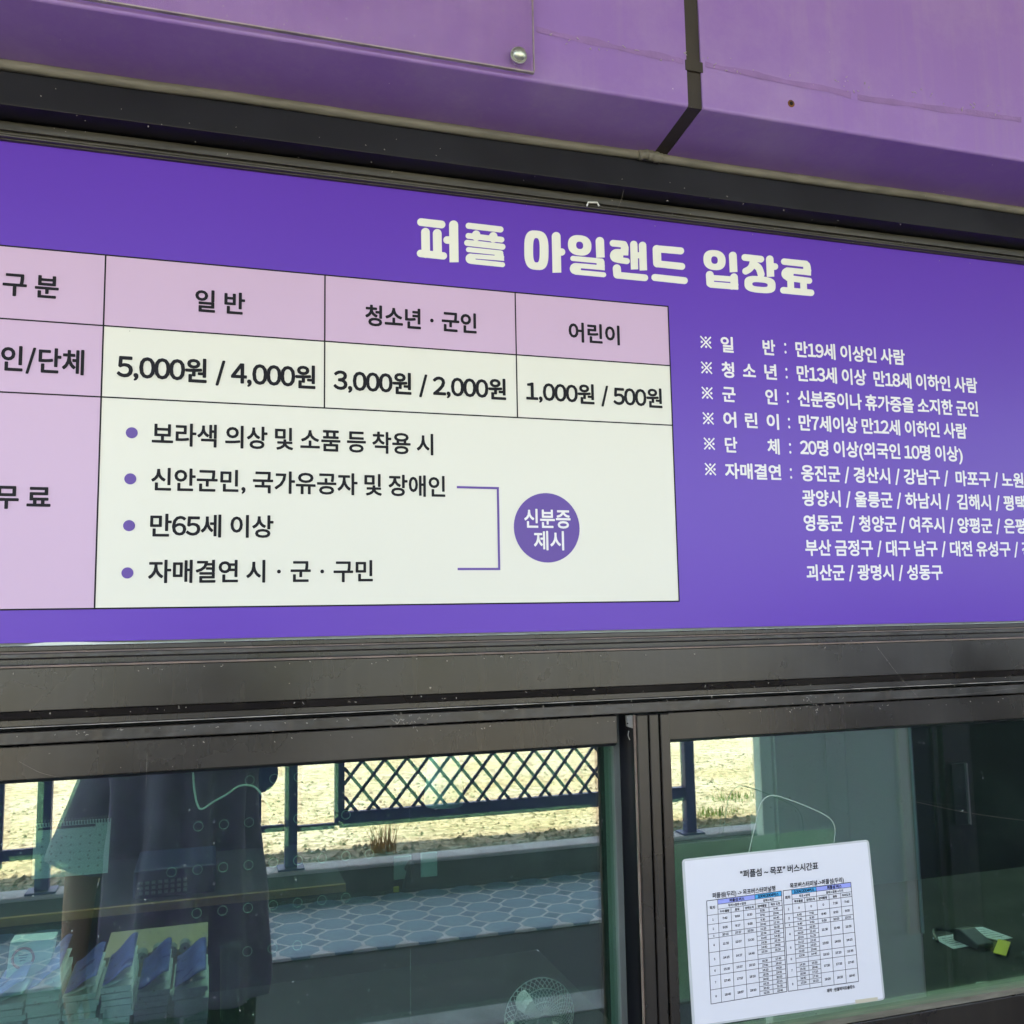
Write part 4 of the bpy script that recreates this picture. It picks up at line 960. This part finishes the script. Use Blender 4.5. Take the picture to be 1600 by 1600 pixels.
# pebbles near the kerb, uncountable
pb = MB(); rnd = random.Random(11)
for k in range(5200):
    x = rnd.uniform(-2.5, 6.5); y = -5.08 - rnd.random() ** 1.5 * 3.2; s_ = rnd.uniform(.008, .028); z = .192 + .02 * noise.noise((x * .8, y * .8, 0))
    a = rnd.uniform(0, 3); c_, d_ = math.cos(a) * s_, math.sin(a) * s_
    pb.add([(x + c_, y + d_, z), (x - d_, y + c_, z), (x - c_, y - d_, z), (x + d_, y - c_, z), (x + d_ * .2, y, z + s_ * .7)], [(0, 1, 4), (1, 2, 4), (2, 3, 4), (3, 0, 4)])
tag(pb.build('pebbles', M['gravel']), 'loose yellowish pebbles scattered over the gravel yard behind the kerb', 'gravel', kind='stuff')
def tuft(name, lab, cat, cx, cy, n, h, spread, mat, grp=None):
    t = MB(); r_ = random.Random(int(cx * 100))
    for k in range(n):
        x, y = cx + r_.gauss(0, spread), cy + r_.gauss(0, spread * .5); hh_ = h * r_.uniform(.4, 1); lx, ly = r_.gauss(0, .25) * hh_, r_.gauss(0, .2) * hh_
        t.add([(x - .003, y, .19), (x + .003, y, .19), (x + lx * .5 + .002, y + ly * .5, .19 + hh_ * .6), (x + lx, y + ly, .19 + hh_), (x + lx * .5 - .002, y + ly * .5, .19 + hh_ * .6)], [(0, 1, 2, 3, 4)])
    return tag(t.build(name, mat), lab, cat, grp)
tuft('dry_weed', 'rust brown dry weed standing at the kerb below the lattice', 'weed', 1.12, -5.2, 70, .22, .035, M['dry'])
for k, (x, y, n, lab) in enumerate(((2.95, -5.25, 60, 'bright green grass tuft right of the lattice end'), (3.75, -5.5, 90, 'low green grass patch right of the end post'), (4.2, -6.0, 70, 'farther green grass patch in the yard'), (3.5, -6.3, 60, 'thin grass patch behind the end post'))):
    tuft('grass_tuft', lab, 'grass', x, y, n, .09, .10, M['grass'], 'grass tufts in the yard')
# fence
fy = -4.955; zk = .21
fe = thing('lattice_fence', 'dark navy metal fence with diagonal lattice standing on the kerb', 'fence', (1.1, fy, zk))
def post(x, wdt=.075):
    box('post', M['navy'], fe, x - wdt / 2, x + wdt / 2, fy - .035, fy + .035, zk + .013, 1.42, bevel=.003)
    box('post_foot', M['navy'], fe, x - .08, x + .08, fy - .07, fy + .07, zk + .001, zk + .0125)
for x in (-2.35, -.90, .50, 3.235): post(x)
def hbar(name, x0, x1, z0, z1, yy=.02): box(name, M['navy'], fe, x0, x1, fy - yy, fy + yy, z0, z1, bevel=.002)
LX0, LX1, LZ0, LZ1 = .80, 2.84, .48, 1.25
hbar('bottom_rail', LX0, LX1 + .30, LZ0 - .047, LZ0 + .047, .024); hbar('top_rail', LX0, LX1 + .22, LZ1, LZ1 + .05, .024)
box('frame_post', M['navy'], fe, LX0 - .03, LX0 + .03, fy - .026, fy + .026, LZ0 - .03, LZ1 + .05)
box('frame_post', M['navy'], fe, LX1 + .16, LX1 + .222, fy - .026, fy + .026, LZ0 - .03, LZ1 + .05)
hbar('link_rail', .54, .77, .43, .465, .015); hbar('link_rail', -.52, .46, .44, .48, .015); hbar('link_rail', -.86, -.58, .42, .46, .015); hbar('link_rail', -2.3, -.94, .40, .46, .018)
hbar('top_rail', -2.3, .46, 1.25, 1.30, .02)
for x in (.08, -.55, -1.15, -1.75): box('picket', M['navy'], fe, x - .035, x + .035, fy - .015, fy + .015, .36, 1.25)
box('bracket', M['navy'], fe, 3.08, 3.196, fy - .03, fy + .03, .44, .53)
disc(.30, fy - .01, .80, .12, .02, 28).build('round_ornament', M['navy'], fe)
box('ornament_stem', M['navy'], fe, .28, .32, fy - .012, fy + .012, .44, .80)
pw = .146; sw = .0105
for s_, yy in ((1, -.008), (-1, .008)):
    for k in range(-6, 20):
        b0_ = LX0 + k * pw
        # line x = b0 + s*(z - LZ0)
        z0_, z1_ = LZ0 + .03, LZ1
        def xx(z): return b0_ + s_ * (z - LZ0) * .82 + (0 if s_ > 0 else 0)
        lo, hi = z0_, z1_
        ends = []
        for z in (lo, hi): ends.append([xx(z), z])
        # clip to panel
        for e_, o_ in ((0, 1), (1, 0)):
            if ends[e_][0] < LX0 + .03: ends[e_] = [LX0 + .03, LZ0 + (LX0 + .03 - b0_) / (s_ * .82)]
            if ends[e_][0] > LX1 + .16: ends[e_] = [LX1 + .16, LZ0 + (LX1 + .16 - b0_) / (s_ * .82)]
        (xa, za), (xb, zb_) = ends
        if min(za, zb_) < lo - .001 or max(za, zb_) > hi + .001 or abs(za - zb_) < .03: continue
        d = Vector((xb - xa, 0, zb_ - za)).normalized(); n_ = Vector((-d.z, 0, d.x)) * sw; y0_ = Vector((0, fy + yy - .004, 0)); th = Vector((0, .008, 0))
        A, B = Vector((xa, 0, za)) + y0_, Vector((xb, 0, zb_)) + y0_
        q = [A - n_, B - n_, B + n_, A + n_]
        obj('lattice_slat', q + [p + th for p in q], [(0, 1, 2, 3), (7, 6, 5, 4), (0, 4, 5, 1), (1, 5, 6, 2), (2, 6, 7, 3), (3, 7, 4, 0)], M['navy'], fe)
# far hills so that the horizon is not bare
hl_ = []; nn_ = 80
rngs = []
for b, (dist, hgt) in enumerate(((180, 0), (260, 1), (420, .6), (600, 0))):
    rngs.append([(-700 + 1400 * a / nn_, -dist, -.5 + hgt * (26 + 22 * noise.noise((a * .11, b * .3, 4)) + 5 * noise.noise((a * .6, b, 2)))) for a in range(nn_ + 1)])
hm = MB(); hm.add([p for r_ in rngs for p in r_], [(b * (nn_ + 1) + a, b * (nn_ + 1) + a + 1, (b + 1) * (nn_ + 1) + a + 1, (b + 1) * (nn_ + 1) + a) for b in range(3) for a in range(nn_)])
tag(hm.build('hills', M['hill'], smooth=True), kind='structure')
# neighbouring kiosk, its side mirrored in the right window
ky = -2.15
def kx(px, py): return P(px, py, -ky).x      # mirrored: same X
KX0 = kx(1191, 1200); KX1 = kx(1412, 1300); KX2 = kx(1434, 1300); KX3 = KX2 + 1.5
ks = thing('partition_screen', 'grey partition screen with pale corner trim and dark glass door opposite the booth', 'partition screen', (KX0, ky, 0))
KH = 1.80
box('wall_panel', M['kiosk'], ks, KX0, KX0 + .30, ky - .05, ky, 0, KH)
box('wall_panel', M['kiosk'], ks, KX0 + .304, KX2 - .002, ky - .05, ky, 0, KH)
zt0 = P(1443, 1458, -ky).z
box('corner_trim', M['kiosk_trim'], ks, KX1, KX1 + (KX2 - KX1) * .66, ky + .001, ky + .012, zt0, KH - .002)
box('corner_trim', M['wood'], ks, KX1 + (KX2 - KX1) * .68, KX1 + (KX2 - KX1) * .78, ky + .001, ky + .008, zt0, KH - .002)
box('corner_trim', M['teal'], ks, KX1 + (KX2 - KX1) * .8, KX2 - .003, ky + .001, ky + .014, zt0, KH - .002)
box('door_frame', M['plastic_black'], ks, KX2 - .001, KX2 + .10, ky - .06, ky + .004, 0, KH)
box('door_frame', M['metal_dirty'], ks, KX2 + .101, KX2 + .125, ky - .06, ky + .014, 0, KH)
dl = kx(1492, 1240); box('door_stile', M['metal_dirty'], ks, dl - .03, kx(1530, 1300), ky - .05, ky - .005, 0, KH)
box('door_pane', M['desk'], ks, KX2 + .13, KX3, ky - .08, ky - .052, 0, KH)
a, b = P(1493, 1290, -ky), P(1509, 1192, -ky)
hb2 = box('door_handle', M['plastic_black'], ks, a.x, b.x, ky - .004, ky + .012, a.z, b.z, bevel=.003)
box('door_handle', M['white_plastic'], ks, b.x - .004, b.x, ky + .0125, ky + .018, a.z, b.z)
box('top_rail', M['plastic_black'], ks, KX0, KX3 + .03, ky - .08, ky + .03, KH + .001, KH + .06, bevel=.004)
box('wall_panel', M['kiosk'], ks, KX2, KX3, ky - .12, ky - .085, 0, KH - .001)

# =================================================================== THE PHOTOGRAPHER
PX, PY = P(287, 1350, 1.5).x, -1.52
man = thing('person', 'person in loose dark grey short sleeved shirt and black trousers holding up a phone', 'person', (PX, PY, 0))
def ell(cx, cy, cz, rx, ry, n=20, tilt=0):
    return [Vector((cx + rx * math.cos(2 * math.pi * k / n), cy + ry * math.sin(2 * math.pi * k / n), cz + tilt * math.cos(2 * math.pi * k / n))) for k in range(n)]
# body: skin-modifier skeleton
V_, E_, RAD = [], [], []
def jn(p, r, par=None):
    V_.append(Vector(p) + Vector((PX, PY, 0))); RAD.append(r)
    if par is not None: E_.append((par, len(V_) - 1))
    return len(V_) - 1
pelvis = jn((0, 0, .95), .14); belly = jn((0, .01, 1.10), .125, pelvis); chest = jn((0, .0, 1.30), .135, belly); up_ = jn((0, -.01, 1.42), .09, chest)
neck = jn((0, .0, 1.50), .052, up_); neck2 = jn((0, .012, 1.56), .055, neck)
for s_ in (-1, 1):
    hip = jn((.095 * s_, 0, .88), .092, pelvis); kn = jn((.11 * s_, .01, .49), .058, hip); cf = jn((.112 * s_, -.015, .36), .054, kn); an = jn((.115 * s_, -.02, .09), .036, cf)
    ft = jn((.12 * s_, .06, .04), .034, an); jn((.125 * s_, .15, .03), .028, ft)
shl = jn((-.18, -.01, 1.41), .062, up_); el = jn((-.252, -.01, 1.12), .050, shl); wr = jn((-.262, .06, .88), .036, el); pl_ = jn((-.255, .08, .80), .03, wr)
cx_ = -PX
shr = jn((.18, .0, 1.41), .062, up_); er = jn((.35, .09, 1.42), .043, shr)
hand_c = Vector((cx_ + .055, -1.235 - PY, CAM_Z - .075))
wr2_ = jn(hand_c + Vector((.03, -.055, -.085)), .027, er); pr_ = jn(hand_c + Vector((.012, -.02, -.02)), .028, wr2_)
# fingers
def finger(par, pts, r):
    p = par
    for i, q in enumerate(pts): p = jn(q, r * (1 - .14 * i), p)
for k in range(4):
    x = -.012 - .0 * k; yb = .05 + .018 * k; ln = (.07, .078, .072, .056)[k]
    b_ = Vector((-.258, yb + .005, .765)); finger(pl_, [b_, b_ + Vector((.008, .004, -ln * .5)), b_ + Vector((.024, .004, -ln))], .0095)
finger(pl_, [(-.235, .055, .80), (-.225, .075, .768), (-.222, .085, .745)], .0105)
for k in range(4):
    b_ = hand_c + Vector((.022, -.012, .035 - .021 * k)); finger(pr_, [b_, b_ + Vector((-.03, -.004, .004)), b_ + Vector((-.055 + .006 * abs(k - 1), .0, .004))], .0085)
finger(pr_, [hand_c + Vector((.03, .005, .005)), hand_c + Vector((.034, .018, .025)), hand_c + Vector((.03, .022, .045))], .0095)
me = bpy.data.meshes.new('body'); me.from_pydata([tuple(v) for v in V_], E_, []); me.update()
body = link('body', me, M['skin'], man)
sk = body.modifiers.new('skin', 'SKIN'); sk.use_smooth_shade = True
for i, r_ in enumerate(RAD): me.skin_vertices[0].data[i].radius = (r_, r_ * (.78 if i in (0, 1, 2) else .95))
me.skin_vertices[0].data[0].use_root = True
sb_ = body.modifiers.new('sub', 'SUBSURF'); sb_.levels = 2; sb_.render_levels = 2
# head
hv = []; rings = []
hz0 = 1.535
for t, rx, ry, oy in ((0, .035, .035, .02), (.06, .052, .062, .025), (.18, .064, .082, .02), (.35, .071, .094, .01), (.52, .076, .099, 0), (.68, .078, .100, -.004), (.82, .072, .092, -.006), (.93, .052, .068, -.006), (1, .018, .024, -.006)):
    rg = ell(PX + .0, PY + .015 + oy, hz0 + .23 * t, rx, ry, 28)
    for k, p in enumerate(rg):
        a = 2 * math.pi * k / 28; fr = max(0, math.sin(a)) ** 6
        if .28 < t < .6: p.y += fr * (.020 if t < .4 else .008)
        if .45 < t < .6: 
            for ea in (.36 * math.pi, .64 * math.pi): p.y -= .009 * math.exp(-((a - ea) / .16) ** 2)
        if .1 < t < .25: p.y += fr * .006
    rings.append(rg)
hdm = MB().loft(rings).build('head', M['skin'], man, smooth=True); s2 = hdm.modifiers.new('sub', 'SUBSURF'); s2.levels = 1; s2.render_levels = 2
for s_ in (-1, 1):
    MB().loft([ell(PX + s_ * (.076 + .008 * t), PY + .01 - .01 * t, hz0 + .115 + .0 * t, .006, .017 * (1 - .3 * t), 12, 0) for t in (0, .5)] + [ell(PX + s_ * .086, PY, hz0 + .135, .005, .012, 12)]).build('ear', M['skin'], man, smooth=True)
    disc(PX + s_ * .031, PY + .098, hz0 + .122, .0085, .004, 14).build('eye', M['dark'], man)
MB().loft([ell(PX, PY + .100, hz0 + .076, .015, .022, 14), ell(PX, PY + .100, hz0 + .086, .013, .023, 14), ell(PX, PY + .098, hz0 + .118, .006, .012, 14)]).build('nose', M['skin'], man, smooth=True)
box('mouth', M['rust'], man, PX - .022, PX + .022, PY + .098, PY + .1135, hz0 + .043, hz0 + .050, bevel=.002)
rings = [ell(PX, PY + .004 - .012 * (1 - t), hz0 + .11 + .135 * t, (.088 if t < .8 else .075) * math.cos(max(0, t - .55) * 2.6), (.106 * math.cos(max(0, t - .55) * 2.6)), 28) for t in (.42, .55, .7, .85, .95, 1.02)]
MB().loft(rings).build('hair', M['hair'], man, smooth=True)
MB().loft([ell(PX, PY - .045, hz0 + .05 + .12 * t, .076, .058, 20) for t in (0, .3, .6, 1)]).build('hair', M['hair'], man, smooth=True)
# shirt: torso and sleeves with folds
def cloth_rings(spec, n=64, fold=.008, seed=0, f=7):
    out = []
    for (cx, cy, cz, rx, ry) in spec:
        rg = []
        for k in range(n):
            a = 2 * math.pi * k / n
            ca, sa = math.cos(a), math.sin(a)
            w_ = noise.noise((ca * 2.2 + seed, sa * 2.2, cz * 1.5)) + .6 * noise.noise((ca * 5 + seed, sa * 5, cz * 3.0)) + .5 * math.sin(a * f + cz * 5 + 2 * noise.noise((cz * 3, a, seed)))
            q = 1 + fold * w_ / max(rx, .05)
            rg.append(Vector((PX + cx + rx * ca * q, PY + cy + ry * sa * q, cz)))
        out.append(rg)
    return out
spec = []
prof_ = [(.745, .232, .150), (.80, .232, .150), (.90, .222, .148), (1.0, .208, .142), (1.1, .190, .140), (1.2, .180, .142), (1.3, .184, .142), (1.38, .195, .132), (1.43, .185, .105), (1.465, .12, .08), (1.49, .075, .066)]
for i in range(len(prof_) - 1):
    (z0_, a0_, b0_), (z1_, a1_, b1_) = prof_[i], prof_[i + 1]
    for k in range(5):
        t = k / 5; spec.append((-.012, .005, z0_ + (z1_ - z0_) * t, a0_ + (a1_ - a0_) * t, b0_ + (b1_ - b0_) * t))
spec.append((0, .005, 1.492, .073, .064))
MB().loft(cloth_rings(spec, 144, .034, 1, 11)).build('shirt', M['shirt'], man, smooth=True)
def sleeve(a, b, r0, r1, seed):
    a, b = Vector(a) + Vector((PX, PY, 0)), Vector(b) + Vector((PX, PY, 0)); d = (b - a).normalized(); u = d.orthogonal().normalized(); w_ = d.cross(u); rings = []
    for i in range(16):
        t = i / 15; r_ = r0 + (r1 - r0) * t; c_ = a.lerp(b, t)
        rings.append([c_ + (u * math.cos(k * math.pi / 16) + w_ * math.sin(k * math.pi / 16)) * (r_ * (1 + .07 * noise.noise((math.cos(k * math.pi / 16) * 2, math.sin(k * math.pi / 16) * 2 + seed, t * 5)))) for k in range(32)])
    MB().loft(rings).build('sleeve', M['shirt'], man, smooth=True)
sleeve((-.15, -.005, 1.43), (-.262, 0, 1.10), .078, .088, 0); sleeve((.13, 0, 1.42), (.325, .075, 1.42), .085, .085, 5)
for s_ in (-1, 1):
    MB().loft(cloth_rings([(.098 * s_, 0, z, r_, r_ * .95) for z, r_ in ((.10, .075), (.2, .072), (.35, .078), (.5, .084), (.65, .092), (.78, .098), (.88, .098), (.93, .096))], 40, .006, 3 + s_, 4)).build('trouser_leg', M['trousers'], man, smooth=True)
    MB().loft([ell(PX + .12 * s_, PY + .045, z, rx, ry, 20) for z, rx, ry in ((.002, .048, .135), (.03, .05, .138), (.06, .047, .12), (.085, .042, .07), (.10, .04, .05))]).build('shoe', M['shoe'], man, smooth=True)
MB().loft(cloth_rings([(0, 0, z, r_, r_ * .75) for z, r_ in ((.84, .18), (.9, .185), (1.0, .17))], 40, .004, 8, 4)).build('waistband', M['trousers'], man, smooth=True)
# phone just behind the viewpoint
ph = thing('phone', 'black phone held up in the right hand of the photographer', 'phone', (cx_ + PX, -1.215, CAM_Z))
box('phone_body', M['plastic_black'], ph, -.012, .064, -1.218, -1.209, CAM_Z - .145, CAM_Z + .015, bevel=.003)
for k in range(3): disc(.045 - .0 * k, -1.2088, CAM_Z - .0 - .02 * k, .006, .002, 16).build('lens', M['dark'], ph)
